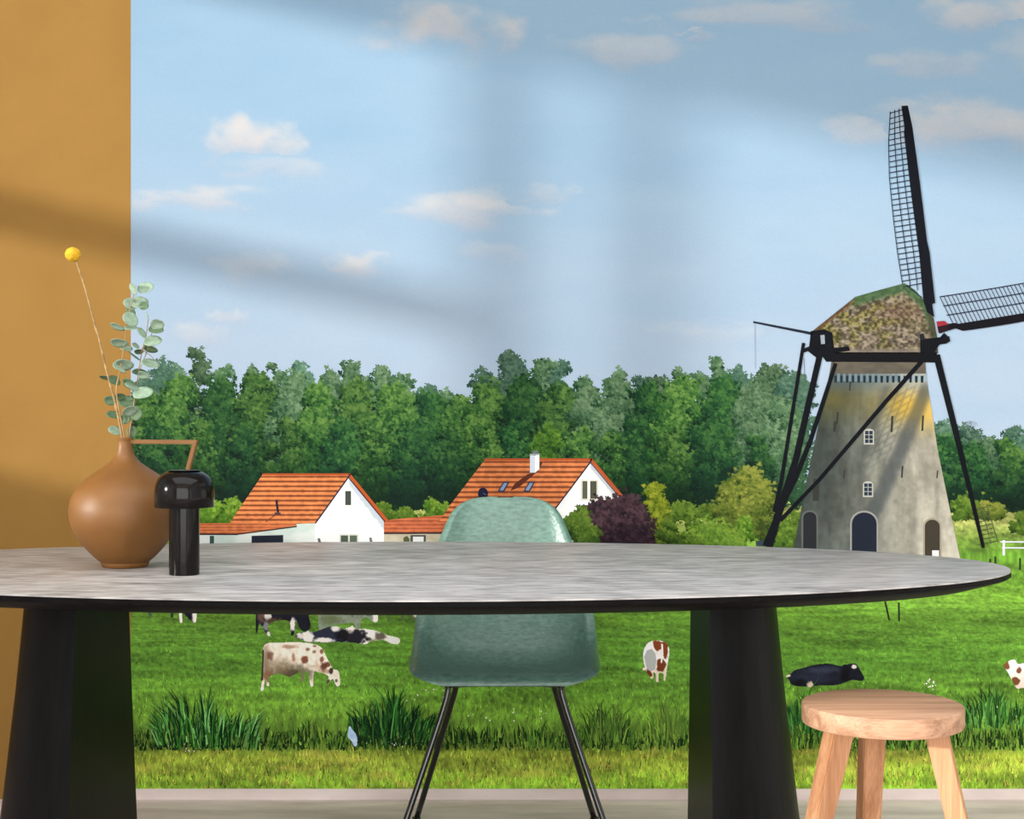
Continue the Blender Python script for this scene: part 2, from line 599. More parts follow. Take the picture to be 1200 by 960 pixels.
# ---- sky and clouds of the print
def sky_col(X, Y):
    t = sstep(60, 470, Y)
    base = lerp((176, 214, 244), (197, 220, 243), t)
    return base + (fbm(X / 130, Y / 40, 3, 4)[..., None] - 0.5) * np.array([14, 8, 4])


sx = np.concatenate([np.arange(PX0, PX1, 6.0), [PX1]])
sy = np.concatenate([np.arange(PY0, 610, 6.0), [610.0]])
SXg, SYg = np.meshgrid(sx, sy)
grid_print('sky', sx, sy, sky_col(SXg, SYg), np.ones((len(sy) - 1, len(sx) - 1), bool), mural, 0.0012)

# (centre x, centre y, half width, half height, opacity)
CLOUDS = [
    (290, 165, 62, 30, 0.80), (310, 193, 70, 16, 0.35), (222, 231, 82, 16, 0.55), (530, 245, 100, 22, 0.62), 
    (415, 311, 44, 16, 0.60), (268, 371, 24, 9, 0.40), (300, 315, 50, 20, 0.28), (515, 32, 92, 34, 0.62), (238, 388, 44, 14, 0.35),
    (790, 32, 55, 14, 0.40), (725, 58, 85, 20, 0.42), (900, 14, 150, 22, 0.42), (1160, 18, 80, 26, 0.60), (1100, 70, 85, 18, 0.36),
    (1010, 150, 60, 22, 0.42), (1130, 148, 105, 30, 0.55), (640, 226, 45, 14, 0.30), (575, 292, 55, 12, 0.30), (830, 390, 70, 14, 0.25),
    (1290, 60, 110, 36, 0.5), (1400, 240, 120, 26, 0.5), (1330, 160, 90, 24, 0.4), (420, -60, 120, 40, 0.5), (760, -130, 160, 50, 0.5), (1080, -90, 140, 40, 0.5),
]
for k, (cx, cy, hw, hh, op) in enumerate(CLOUDS):
    hw, hh, op = hw * 1.12, hh * 1.15, min(op * 1.15, 0.9)
    xs = np.arange(cx - hw * 1.25, cx + hw * 1.25 + 2, 2.0)
    ys = np.arange(cy - hh * 1.45, cy + hh * 1.45 + 2, 2.0)
    xs = xs[(xs > PX0) & (xs < PX1)]; ys = ys[ys > PY0]
    X, Y = np.meshgrid(xs, ys)
    u, v = (X - cx) / hw, (Y - cy) / hh
    wob = (fbm(X / (hw * 0.45), Y / (hh * 0.7), 40 + k, 5) - 0.5) * 1.5
    d = np.sqrt(u * u + np.where(v < 0, v * v * 1.0, v * v * 0.75)) + wob
    m = (1 - sstep(0.15, 1.0, d)) * op
    m = m * (1 - sstep(1.0, 1.2, np.abs(u))) * (1 - sstep(1.1, 1.4, np.abs(v)))
    m *= 0.75 + 0.5 * fbm(X / 16, Y / 9, 90 + k, 4)
    white = lerp((246, 240, 238), (214, 216, 228), sstep(-0.5, 0.9, v + wob * 0.6))
    c = sky_col(X, Y) * (1 - m[..., None]) + white * m[..., None]
    mc = (m[1:, 1:] + m[:-1, 1:] + m[1:, :-1] + m[:-1, :-1]) / 4
    if (mc > 0.012).sum() > 4:
        grid_print('cloud', xs, ys, c, mc > 0.012, mural, 0.0013 + 0.000016 * k)

INK = 1.45                        # meadow ink raised to offset weaker light low on the wall
# ---- meadow
def grass_col(X, Y):
    # bands of the pasture from the far hedge down to the near verge
    keys = [(585, (116, 124, 66)), (612, (120, 126, 68)), (632, (88, 112, 44)), (650, (74, 110, 34)), (700, (84, 120, 38)), (735, (80, 118, 40)),
            (775, (74, 114, 38)), (815, (88, 128, 42)), (838, (96, 134, 44)), (850, (86, 120, 40)), (868, (72, 100, 34)), (884, (122, 138, 46)),
            (900, (136, 158, 54)), (926, (118, 162, 46))]
    kx = [k[0] for k in keys]
    Yw = Y + (fbm(X / 60, Y / 14, 5, 3) - 0.5) * 14
    base = np.stack([np.interp(Yw, kx, [k[1][c] for k in keys]) for c in range(3)], -1)
    sc = 0.35 + 0.65 * sstep(640, 880, Y)                 # grain grows towards the viewer
    n1 = fbm(X / (60 * sc + 10), Y / (10 * sc + 2), 21, 5) - 0.5
    n2 = fbm(X / 3.2, Y / (4.5 * sc + 1.0), 33, 3) - 0.5
    n3 = fbm(X / 170, Y / 22, 8, 3) - 0.5
    f = 1 + n1 * 0.55 + n2 * 0.62 + n3 * 0.35
    out = base * f[..., None]
    yel = sstep(0.52, 0.75, fbm(X / 28, Y / 9, 61, 4)) * sstep(845, 890, Y)
    out = out * (1 - 0.45 * yel[..., None]) + np.array([172, 160, 72]) * 0.45 * yel[..., None]
    return np.clip(out, 6, 250)


gx_ = np.concatenate([np.arange(PX0, PX1, 1.6), [PX1]])
gy_ = np.concatenate([np.arange(580, PY1, 1.5), [PY1]])
GX, GY = np.meshgrid(gx_, gy_)
meadow = grid_print('meadow', gx_, gy_, grass_col(GX, GY), np.ones((len(gy_) - 1, len(gx_) - 1), bool), mural, 0.0014, 'bright green pasture with a yellowish verge in front')
meadow['kind'] = 'stuff'

# grass blades of the print
bl = Strokes()
nb = 20000
bx_ = rng.uniform(PX0 + 1, min(PX1 - 4, 1500), nb)
by_ = 716 + (924 - 716) * rng.power(1.7, nb)
bs_ = 0.45 + 0.9 * (by_ - 700) / 224
bh_ = bs_ * rng.uniform(3.0, 7.5, nb)
bl_ = rng.normal(0, 0.28, nb) * bh_
bc_ = grass_col(bx_, by_ - bh_ * 0.3) * rng.normal(0.97, 0.26, nb)[:, None]
dry = (by_ > 876) & (rng.random(nb) < 0.12)
bc_[dry] = np.array([164, 148, 72.]) * rng.normal(0.95, 0.12, int(dry.sum()))[:, None]
bc_ = np.clip(bc_, 5, 235)
bw_ = bs_ * rng.uniform(0.6, 1.3, nb)
for x, y, h, lean, w, c in zip(bx_.tolist(), by_.tolist(), bh_.tolist(), bl_.tolist(), bw_.tolist(), bc_):
    if y - h < 712 or y > PY1 - 0.2: continue
    bl.poly([(x - w / 2, y), (x + w / 2, y), (min(max(x + lean, PX0), PX1), y - h)], c)
bl.build('grass_blades', mural, 0.0015, kind='stuff', spread=0.0006)

INK = 0.47
# ---- trees, painted clump by clump
TX0, TX1, TY0, TY1 = 150, int(PX1) + 1, 398, 660
CW, CH = TX1 - TX0, TY1 - TY0
canvas = np.zeros((CH, CW, 3)); owner = np.full((CH, CW), -1, int)
motifs = []
BLOBS = {}
for r in range(1, 7):
    BLOBS[r] = []
    for k in range(8):
        g = np.arange(-r - 1, r + 2)
        X, Y = np.meshgrid(g, g)
        a = np.arctan2(Y, X)
        rr = r * (0.78 + 0.2 * np.sin(a * 3 + k * 1.3) + 0.22 * np.sin(a * 5 + k * 2.9))
        BLOBS[r].append(np.hypot(X, Y * 1.15) <= rr + 0.2)


def stamp(x, y, r, c, oid, edge_only=None):
    b = BLOBS[r][rng.integers(8)]
    h = b.shape[0] // 2
    x = int(round(x)) - TX0; y = int(round(y)) - TY0
    x0, y0 = x - h, y - h
    x1, y1 = x + h + 1, y + h + 1
    bx0, by0 = max(0, -x0), max(0, -y0)
    x0, y0 = max(x0, 0), max(y0, 0)
    x1, y1 = min(x1, CW), min(y1, CH)
    if x1 <= x0 or y1 <= y0: return
    bb = b[by0:by0 + y1 - y0, bx0:bx0 + x1 - x0]
    canvas[y0:y1, x0:x1][bb] = c
    owner[y0:y1, x0:x1][bb] = oid


PAL = {
    'back': ((36, 72, 60), (72, 114, 92), (120, 156, 130)),
    'grey': ((26, 64, 40), (74, 114, 76), (134, 166, 124)),
    'mid': ((6, 34, 20), (44, 94, 42), (118, 160, 76)),
    'deep': ((6, 34, 26), (26, 74, 40), (78, 128, 62)),
    'fresh': ((18, 52, 18), (64, 120, 36), (136, 178, 62)),
    'olive': ((30, 50, 14), (96, 118, 38), (164, 170, 72)),
    'gold': ((34, 56, 10), (110, 134, 28), (184, 190, 60)),
    'bright': ((30, 66, 10), (88, 136, 34), (156, 190, 68)),
    'purple': ((20, 12, 22), (54, 36, 48), (104, 76, 84)),
    'hedge': ((34, 62, 16), (84, 122, 36), (134, 166, 60)),
}


def tone(pal, s):
    d, m, l = [np.array(c, float) for c in PAL[pal]]
    s = np.clip(s, 0, 1)[:, None]
    return np.where(s < 0.5, d + (m - d) * s * 2, m + (l - m) * (s - 0.5) * 2)


def paint_tree(name, cx, top, width, base, pal, label=None, dense=1.0, leaf=(1, 3), fade=0.62, round_=2.2, lobes=None, power=0.55):
    oid = len(motifs)
    motifs.append((name, label))
    H = base - top
    nl = lobes or max(8, int(width * H / 300))
    L = []
    for k in range(nl):
        t = ((k + rng.random()) / nl) ** 1.25
        hw = width / 2 * (1 - (1 - min(t * 1.35 + 0.05, 1)) ** round_) ** power
        lr = min(width * rng.uniform(0.16, 0.26), 26) * (0.75 + 0.25 * min(1, t * 3))
        L.append((cx + rng.uniform(-1, 1) * max(hw - lr * 0.6, 1), top + t * H + lr * 0.55, lr, t))
    L.sort(key=lambda q: q[1])
    tint = rng.normal(1, 0.06)
    for (lx, ly, lr, t) in L:
        n = int(dense * (24 + lr * lr * 0.95))
        off = rng.normal(0, 0.08)
        P = rng.normal(0, 0.46, (n, 2))
        P = P[np.argsort(-P[:, 1] + rng.normal(0, 0.5, n))]
        y = ly + P[:, 1] * lr
        x = lx + P[:, 0] * lr * 1.05
        s = 0.44 - P[:, 1] * 0.36 + P[:, 0] * 0.12 + off + rng.normal(0, 0.22, n)
        s = s * (1 - fade * sstep(0.25, 1.0, (y - top) / H))
        c = np.clip(tone(pal, s) * tint, 3, 240)
        ok = (y < base + rng.uniform(-3, 3, n)) & (x > PX0 + 1)
        rr = rng.integers(leaf[0], leaf[1] + 1, n)
        for i in np.nonzero(ok)[0]:
            stamp(x[i], y[i], rr[i], c[i], oid)
        n2 = int(n * TIPS)                     # bright leaf tips
        P = rng.normal(0, 0.42, (n2, 2))
        y = ly + (P[:, 1] - 0.15) * lr
        x = lx + P[:, 0] * lr
        s = 0.62 + rng.normal(0, 0.16, n2) - P[:, 1] * 0.3
        s = s * (1 - fade * 0.8 * sstep(0.3, 1.0, (y - top) / H))
        c = np.clip(tone(pal, s) * tint, 3, 245)
        for i in np.nonzero((y < base) & (x > PX0 + 1))[0]:
            stamp(x[i], y[i], 1, c[i], oid)
    return oid


TIPS = 0.35
# dark wood behind
oid = len(motifs); motifs.append(('woodland_shade', 'dark wood between the tree trunks'))
Yc, Xc = np.mgrid[TY0:TY1, TX0:TX1]
wood = (Yc < 594 + 5 * fbm(Xc / 20.0, Yc * 0.0, 9, 3)) & (Yc > 470 + 14 * fbm(Xc / 30.0, Yc * 0.0 + 4, 2, 3)) & (Xc < 912) & (Xc > PX0 + 1)
wood |= (Yc < 598 + 4 * fbm(Xc / 20.0, Yc * 0.0, 9, 3)) & (Yc > 522) & (Xc > 1085)
canvas[wood] = lerp((7, 34, 26), (22, 60, 36), fbm(Xc / 5.0, Yc / 14.0, 17, 4))[wood]
owner[wood] = oid

# skyline row, greyish with distance
for cx, top, w in [(170, 446, 44), (196, 426, 46), (229, 408, 26), (262, 430, 30), (298, 430, 34), (322, 424, 22), (354, 423, 30), (384, 434, 34), (414, 425, 36),
                   (440, 429, 40), (470, 440, 36), (500, 449, 34), (528, 456, 30), (566, 432, 34), (602, 414, 44), (638, 419, 34), (661, 423, 28), (684, 444, 34),
                   (722, 432, 30), (747, 429, 20), (774, 440, 34), (796, 431, 26), (820, 438, 34), (839, 418, 28), (866, 434, 40), (902, 428, 44), (930, 436, 36),
                   (1104, 494, 40), (1130, 500, 36), (1160, 512, 40), (1190, 500, 30), (1220, 498, 50), (1262, 488, 52), (1310, 492, 50), (1360, 484, 56), (1410, 490, 54), (1460, 480, 56), (1510, 486, 60), (1560, 480, 60), (1610, 486, 60), (1660, 480, 60), (1710, 482, 60)]:
    if cx < PX1: paint_tree('tree', cx, top + 1, w * 1.5, 560, 'back' if rng.random() < 0.6 else 'grey', fade=0.4, dense=0.8, round_=3.0)
# main row
for cx, top, w, pal in [(172, 462, 60, 'mid'), (212, 444, 62, 'mid'), (258, 446, 62, 'deep'), (302, 444, 66, 'mid'), (346, 440, 58, 'grey'), (374, 452, 56, 'mid'), (418, 448, 62, 'mid'),
                        (462, 452, 64, 'mid'), (502, 462, 60, 'deep'), (540, 468, 56, 'mid'), (572, 452, 62, 'mid'), (616, 444, 62, 'deep'), (652, 452, 58, 'mid'), (690, 458, 56, 'grey'), (724, 446, 56, 'grey'),
                        (758, 452, 58, 'deep'), (800, 446, 66, 'mid'), (846, 446, 66, 'deep'), (884, 452, 60, 'grey'), (918, 470, 52, 'grey'),
                        (1106, 512, 46, 'deep'), (1140, 520, 46, 'deep'), (1182, 518, 52, 'mid'), (1228, 516, 56, 'deep'), (1280, 510, 60, 'mid'), (1336, 508, 62, 'deep'), (1394, 504, 62, 'mid'), (1452, 506, 64, 'deep'), (1512, 504, 64, 'mid'), (1572, 504, 64, 'deep'), (1632, 504, 64, 'mid'), (1690, 504, 64, 'deep')]:
    if cx < PX1: paint_tree('tree', cx, top, w * 1.15, 596, pal, fade=0.78)
# lower, nearer crowns
for cx, top, w, pal in [(186, 500, 48, 'deep'), (236, 496, 44, 'mid'), (286, 500, 42, 'deep'), (336, 492, 46, 'mid'), (400, 494, 50, 'deep'), (440, 500, 44, 'mid'), (486, 502, 50, 'deep'), (526, 510, 46, 'deep'), (566, 500, 42, 'mid'),
                        (604, 496, 46, 'deep'), (640, 500, 44, 'fresh'), (684, 504, 44, 'mid'), (716, 508, 48, 'mid'), (748, 520, 40, 'deep'), (790, 506, 56, 'mid'), (838, 500, 54, 'deep'), (884, 512, 44, 'deep'), (1120, 545, 44, 'deep'), (1176, 545, 44, 'deep'), (1230, 540, 50, 'mid'), (1290, 540, 50, 'deep')]:
    paint_tree('tree', cx, top, w * 1.15, 594, pal, fade=0.85)
# bright scrub at the edge of the wood
for cx, top, w, base, pal in [(246, 588, 46, 612, 'bright'), (270, 584, 34, 612, 'bright'), (448, 590, 34, 612, 'bright'), (474, 596, 34, 612, 'bright'), (510, 586, 34, 606, 'bright'),
                              (800, 592, 50, 606, 'hedge'), (832, 594, 50, 606, 'hedge'), (1130, 584, 44, 606, 'hedge'), (1160, 592, 50, 606, 'olive'), (1196, 600, 26, 624, 'hedge'), (1240, 596, 60, 620, 'hedge'), (1310, 598, 70, 618, 'hedge'), (928, 600, 40, 640, 'hedge')]:
    paint_tree('shrub', cx, top, w, base, pal, fade=0.35, leaf=(1, 3), lobes=9)
# garden plants beside the houses and the mill
paint_tree('willow_bush', 874, 553, 74, 630, 'olive', 'olive green willow bush left of the mill poles', fade=0.5, leaf=(1, 3), lobes=26)
paint_tree('clipped_bush', 871, 605, 28, 632, 'bright', 'small round clipped green bush', fade=0.55, leaf=(1, 2), lobes=9)
paint_tree('clipped_bush', 811, 602, 15, 620, 'hedge', 'tiny round bush in the rough grass', fade=0.5, leaf=(1, 2), lobes=5)
paint_tree('shrub', 826, 616, 90, 646, 'hedge', fade=0.3, leaf=(1, 2), lobes=16)
paint_tree('shrub', 918, 606, 44, 646, 'hedge', fade=0.4, leaf=(1, 2), lobes=12)
paint_tree('conifer', 766, 567, 38, 644, 'gold', 'golden green conifer beside the purple hedge', fade=0.45, leaf=(1, 3), lobes=18)
paint_tree('shrub', 786, 606, 30, 646, 'hedge', fade=0.5, leaf=(1, 3), lobes=8)
paint_tree('copper_hedge', 722, 587, 92, 648, 'purple', 'dark purple copper hedge in front of the white gable', fade=0.45, leaf=(1, 3), lobes=26, round_=3.4, power=0.35)
paint_tree('shrub', 677, 598, 50, 646, 'hedge', 'green bush in front of the white gable', fade=0.5, leaf=(1, 3), lobes=14)

# a crown cut into islands by nearer crowns keeps its largest piece; the islands join their neighbours
for _pass in range(3):
    lab = np.arange(owner.size).reshape(owner.shape)
    lab[owner < 0] = -1
    same_v = (owner[1:] == owner[:-1]) & (owner[1:] >= 0)
    same_h = (owner[:, 1:] == owner[:, :-1]) & (owner[:, 1:] >= 0)
    while True:
        before = lab.copy()
        for _ in range(12):
            m = np.where(same_v, np.maximum(lab[1:], lab[:-1]), -1)
            lab[1:] = np.maximum(lab[1:], m); lab[:-1] = np.maximum(lab[:-1], m)
            m = np.where(same_h, np.maximum(lab[:, 1:], lab[:, :-1]), -1)
            lab[:, 1:] = np.maximum(lab[:, 1:], m); lab[:, :-1] = np.maximum(lab[:, :-1], m)
        ok = lab >= 0
        lab[ok] = lab.ravel()[lab[ok]]
        if (lab == before).all(): break
    roots, cnt = np.unique(lab[lab >= 0], return_counts=True)
    ro = owner.ravel()[roots]
    best = {}
    for r_, n_, o_ in zip(roots, cnt, ro):
        if n_ > best.get(o_, (0, 0))[0]: best[o_] = (n_, r_)
    keep = set(v[1] for v in best.values() if v[0] >= 25)
    loose = [(r_, n_) for r_, n_ in zip(roots, cnt) if r_ not in keep]
    if not loose: break
    ys_, xs_ = np.nonzero(~np.isin(lab, list(keep)) & (lab >= 0))
    groups = {}
    for y_, x_ in zip(ys_.tolist(), xs_.tolist()):
        groups.setdefault(int(lab[y_, x_]), []).append((y_, x_))
    for r_, pix in groups.items():
        me_ = owner[pix[0]]
        vote = {}
        for y_, x_ in pix:
            for dy, dx in ((1, 0), (-1, 0), (0, 1), (0, -1)):
                yy_, xx_ = y_ + dy, x_ + dx
                if 0 <= yy_ < CH and 0 <= xx_ < CW and owner[yy_, xx_] != me_:
                    vote[owner[yy_, xx_]] = vote.get(owner[yy_, xx_], 0) + 1
        cand = [(n_, o_) for o_, n_ in vote.items() if o_ >= 0]
        sky_n = vote.get(-1, 0)
        new = max(cand)[1] if cand and (max(cand)[0] * 3 > sky_n or pix[0][0] + TY0 > 480) else -1
        for y_, x_ in pix: owner[y_, x_] = new

# pixels left without a crown inside the wood join the crown on their left
for _ in range(2):
    tot = np.bincount(owner[owner >= 0], minlength=len(motifs))
    bad = (owner < 0) | (tot[np.maximum(owner, 0)] < 25)
    for x_ in range(1, CW):
        col_ = bad[:, x_] & wood[:, x_] & (owner[:, x_ - 1] >= 0)
        owner[col_, x_] = owner[col_, x_ - 1]
        fresh = col_ & (canvas[:, x_].sum(1) == 0)
        canvas[fresh, x_] = canvas[fresh, x_ - 1]

# keep lone gaps inside the wood closed and cut each motif out as its own printed layer
xs_c = np.arange(TX0, TX1 + 1).astype(float)
ys_c = np.arange(TY0, TY1 + 1).astype(float)
blur = canvas.copy()
pad = np.pad(owner, 1, constant_values=-1)
valid = (owner >= 0)
acc = np.zeros_like(canvas); wgt = np.zeros(owner.shape)
for dy, dx, w in ((0, 0, 9), (0, 1, 1), (1, 0, 1), (0, -1, 1), (-1, 0, 1)):
    v2 = np.roll(valid, (dy, dx), (0, 1)); c2 = np.roll(canvas, (dy, dx), (0, 1))
    acc += c2 * (v2 * w)[..., None]; wgt += v2 * w
soft = acc / np.maximum(wgt, 1)[..., None]
vc = np.zeros((CH + 1, CW + 1, 3))
vc[:CH, :CW] = soft; vc[CH, :CW] = soft[-1]; vc[:, CW] = vc[:, CW - 1]
for oid, (nm, lb) in enumerate(motifs):
    mk = owner == oid
    if mk.sum() < 25: continue
    r_, c_ = np.nonzero(mk)
    a, b, c, d = r_.min(), r_.max() + 1, c_.min(), c_.max() + 1
    vcol = vc[a:b + 1, c:d + 1].copy()
    m = mk[a:b, c:d]
    # vertices on the right and lower rims take the colour of the cell that uses them
    for (dy, dx) in ((1, 1), (1, 0), (0, 1), (0, 0)):
        sub = vcol[dy:dy + m.shape[0], dx:dx + m.shape[1]]
        sub[m] = soft[a:b, c:d][m]
    grid_print(nm, xs_c[c:d + 1], ys_c[a:b + 1], vcol, m, mural, 0.0018 if nm in ('tree', 'woodland_shade', 'shrub') and not lb else 0.0028, lb)

# bare twigs of a leafless tree right of the mill
tw = Strokes()
def twig(x, y, a, L, w, dep):
    x2, y2 = x + L * math.cos(a), y - L * math.sin(a)
    tw.line((x, y), (x2, y2), w, (112, 128, 140), w * 0.6)
    if dep:
        for da in (-0.45, 0.1, 0.5):
            twig(x2, y2, a + da + rng.normal(0, 0.12), L * 0.66, w * 0.6, dep - 1)
twig(1137, 516, 1.6, 9, 1.1, 4)
tw.build('bare_tree', mural, 0.0017, 'grey leafless tree top beyond the mill', kind='stuff', spread=0.0001)

INK = 0.75
# ---- farmhouses
def roof_rows(x0, y0, pitch, c1=(222, 134, 78), c2=(104, 52, 30), seed=1, sl=0.0):
    def f(X, Y):
        ph = ((Y - y0 + sl * (X - x0)) / pitch) % 1.0
        row = np.floor((Y - y0) / pitch)
        line = np.exp(-((ph - 0.5) / 0.2) ** 2)
        n = fbm(X / 5.0, row * 3.1 + Y * 0.05, seed, 3) - 0.5
        c = lerp(c1, c2, np.clip(line * 1.0, 0, 1))
        return np.clip(c * (1 + n * 0.35)[..., None], 0, 255)
    return f


WALLC = mottled((240, 242, 240), (226, 230, 230), 30, 20, 5)
# house on the left
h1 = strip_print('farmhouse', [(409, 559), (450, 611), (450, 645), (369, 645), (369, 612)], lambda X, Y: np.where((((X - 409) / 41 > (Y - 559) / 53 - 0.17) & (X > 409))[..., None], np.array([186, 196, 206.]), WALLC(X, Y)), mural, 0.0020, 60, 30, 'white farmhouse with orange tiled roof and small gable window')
strip_print('roof', [(308, 556), (410.5, 556), (369.5, 613.5), (269, 613.5)], roof_rows(308, 556, 5.6), h1, 0.0022, 120, 60)
s = Strokes()
s.line((308, 556), (411, 556), 2.2, (170, 78, 38)); s.build('ridge_tiles', h1, 0.0024)
s = Strokes()
s.line((409, 556), (454, 611), 3.6, (176, 82, 38)); s.line((407.5, 558.5), (451.5, 612), 1.2, (70, 36, 26))
s.line((410, 557), (369.5, 613.5), 1.6, (42, 40, 62)); s.each('verge_board', h1, 0.0024)
s = Strokes()
s.poly([(403.5, 574), (412.5, 574), (412.5, 594), (403.5, 594)], (232, 232, 226)); s.poly([(404.7, 575.5), (411.5, 575.5), (411.5, 592), (404.7, 592)], (62, 72, 66)); s.each('', h1, 0.0024, ['window_frame', 'pane'])
s = Strokes()
s.poly([(398, 626), (420, 626), (420, 640), (398, 640)], (206, 208, 196)); s.poly([(399.5, 627.5), (408, 627.5), (408, 640), (399.5, 640)], (72, 84, 70)); s.poly([(410, 627.5), (418.5, 627.5), (418.5, 640), (410, 640)], (84, 98, 84)); s.each('', h1, 0.0024, ['window_frame', 'pane', 'pane'])
s = Strokes(); s.line((324, 586), (326, 601), 2.6, (40, 30, 44)); s.line((322, 602), (329, 602), 3, (70, 56, 60)); s.line((322, 604), (311, 612), 1, (120, 60, 34)); s.each('', h1, 0.0026, ['flue_pipe', 'flue_base', 'flashing'])
s = Strokes(); s.line((373.5, 631), (376, 640), 3, (96, 100, 96)); s.line((434, 630), (436, 640), 3, (110, 112, 104)); s.each('wall_lamp', h1, 0.0024)
# its low annex
a1 = strip_print('annex', [(200, 622), (369, 613), (369, 645), (200, 645)], mottled((196, 214, 206), (222, 230, 224), 24, 14, 3), mural, 0.00205, 24, 60, 'low white annex with a flat orange roof')
strip_print('roof', [(200, 613.2), (347, 613.2), (348, 616), (279, 625.5), (200, 625)], roof_rows(200, 613, 3.4, (212, 122, 74), (160, 84, 50), 4), a1, 0.00215, 24, 60)
s = Strokes(); s.line((200, 626), (279, 626.3), 1.8, (52, 40, 40)); s.line((279, 626), (348, 617), 1.6, (70, 44, 36)); s.each('gutter', a1, 0.0023)
s = Strokes(); s.poly([(295, 628), (332, 627), (332, 645), (295, 645)], (30, 36, 50)); s.build('garage_door', a1, 0.0023)
s = Strokes(); s.poly([(246, 628), (251, 628), (251, 645), (246, 645)], (54, 84, 82)); s.build('window', a1, 0.0023)
# low building between the two houses
a2 = strip_print('shed', [(450, 622), (560, 622), (560, 645), (450, 645)], mottled((172, 164, 142), (192, 184, 162), 14, 9, 8), mural, 0.0020, 14, 40, 'low beige shed with a rust orange roof')
strip_print('roof', [(457, 609), (514, 604), (560, 604), (560, 624), (450, 625), (450, 611)], roof_rows(450, 604, 4.4, (194, 106, 68), (150, 74, 46), 6), a2, 0.00213, 30, 60)
s = Strokes(); s.line((450, 625), (560, 624.5), 2, (60, 44, 42)); s.build('gutter', a2, 0.0024)
s = Strokes(); s.poly([(481, 627), (499, 627), (499, 645), (481, 645)], (70, 72, 74)); s.poly([(484, 629), (496.5, 629), (496.5, 645), (484, 645)], (206, 210, 206)); s.each('', a2, 0.0024, ['window_frame', 'pane'])
s = Strokes(); s.poly([(473, 630), (477, 628), (480, 632), (478, 640), (473, 640)], (76, 84, 52)); s.build('wall_plant', a2, 0.0024)
# house behind the chair
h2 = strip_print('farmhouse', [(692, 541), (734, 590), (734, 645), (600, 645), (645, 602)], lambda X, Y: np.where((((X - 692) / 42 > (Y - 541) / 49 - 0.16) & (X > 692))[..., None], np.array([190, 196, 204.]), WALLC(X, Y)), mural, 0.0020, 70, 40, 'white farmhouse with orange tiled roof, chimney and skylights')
strip_print('roof', [(568.5, 538.5), (693, 538.5), (645.5, 604), (640, 612), (514, 612), (529, 590)], roof_rows(568, 538.5, 5.9, (218, 130, 76), (108, 54, 32), 12), h2, 0.0022, 150, 80)
s = Strokes(); s.line((568, 538.5), (694, 538.5), 2.4, (172, 80, 40)); s.build('ridge_tiles', h2, 0.0024)
s = Strokes(); s.line((692, 538), (735, 589.5), 3.6, (180, 84, 42)); s.line((691, 541), (732.5, 590.5), 1.2, (84, 44, 30)); s.line((693, 540), (645.5, 603), 1.6, (50, 40, 56)); s.each('verge_board', h2, 0.0024)
s = Strokes(); s.poly([(627, 553), (633, 541), (636, 542), (631, 552), (607, 572), (598, 575), (603, 567), (618, 556)], (92, 44, 30)); s.build('chimney_shadow_print', h2, 0.0024)
s = Strokes(); s.poly([(621, 533), (627, 534), (627, 554), (621, 554)], (206, 214, 226)); s.poly([(627, 534), (632, 532), (632, 550), (627, 554)], (244, 244, 240)); s.line((620.5, 532.8), (632.5, 532.3), 2, (150, 158, 162)); s.line((624, 530), (630, 529), 3, (104, 116, 116)); s.each('', h2, 0.0026, ['chimney', 'chimney', 'chimney_cap', 'chimney_pot'])
for x, y in ((590, 571), (620, 571)):
    s = Strokes(); s.poly([(x - 7, y + 5), (x + 0, y - 6.5), (x + 7, y - 6), (x + 0.5, y + 6)], (62, 58, 78)); s.poly([(x - 4.5, y + 3.5), (x + 0.8, y - 5), (x + 4.6, y - 4.6), (x - 0.5, y + 4)], (130, 152, 186)); s.each('', h2, 0.0026, ['skylight', 'skylight_pane'])
s = Strokes(); s.poly([(566 + 6 * math.cos(a * 0.4), 578.5 + 7 * math.sin(a * 0.4)) for a in range(16)], (28, 32, 58)); s.line((566, 584), (566, 592), 1.6, (40, 36, 52)); s.line((566, 578), (570, 580), 1, (90, 96, 120)); s.each('', h2, 0.0026, ['satellite_dish', 'dish_pole', 'dish_arm'])
s = Strokes(); s.poly([(680.5, 562.5), (701, 562.5), (701, 586.5), (680.5, 586.5)], (214, 212, 196)); s.poly([(682.5, 564), (688.3, 564), (688.3, 584.5), (682.5, 584.5)], (84, 88, 72)); s.poly([(691.5, 564), (699, 564), (699, 584.5), (691.5, 584.5)], (76, 78, 64)); s.poly([(688.3, 560), (691.5, 560), (691.5, 586), (688.3, 586)], (240, 238, 228)); s.each('', h2, 0.0024, ['window_frame', 'pane', 'pane', 'mullion'])

INK = 0.66
# ---- windmill
TL = lambda y: np.interp(y, [420, 437, 530, 641, 660], [975, 972, 952, 930, 926])
TR = lambda y: np.interp(y, [420, 437, 530, 641, 660], [1083, 1084.5, 1099, 1122, 1126])


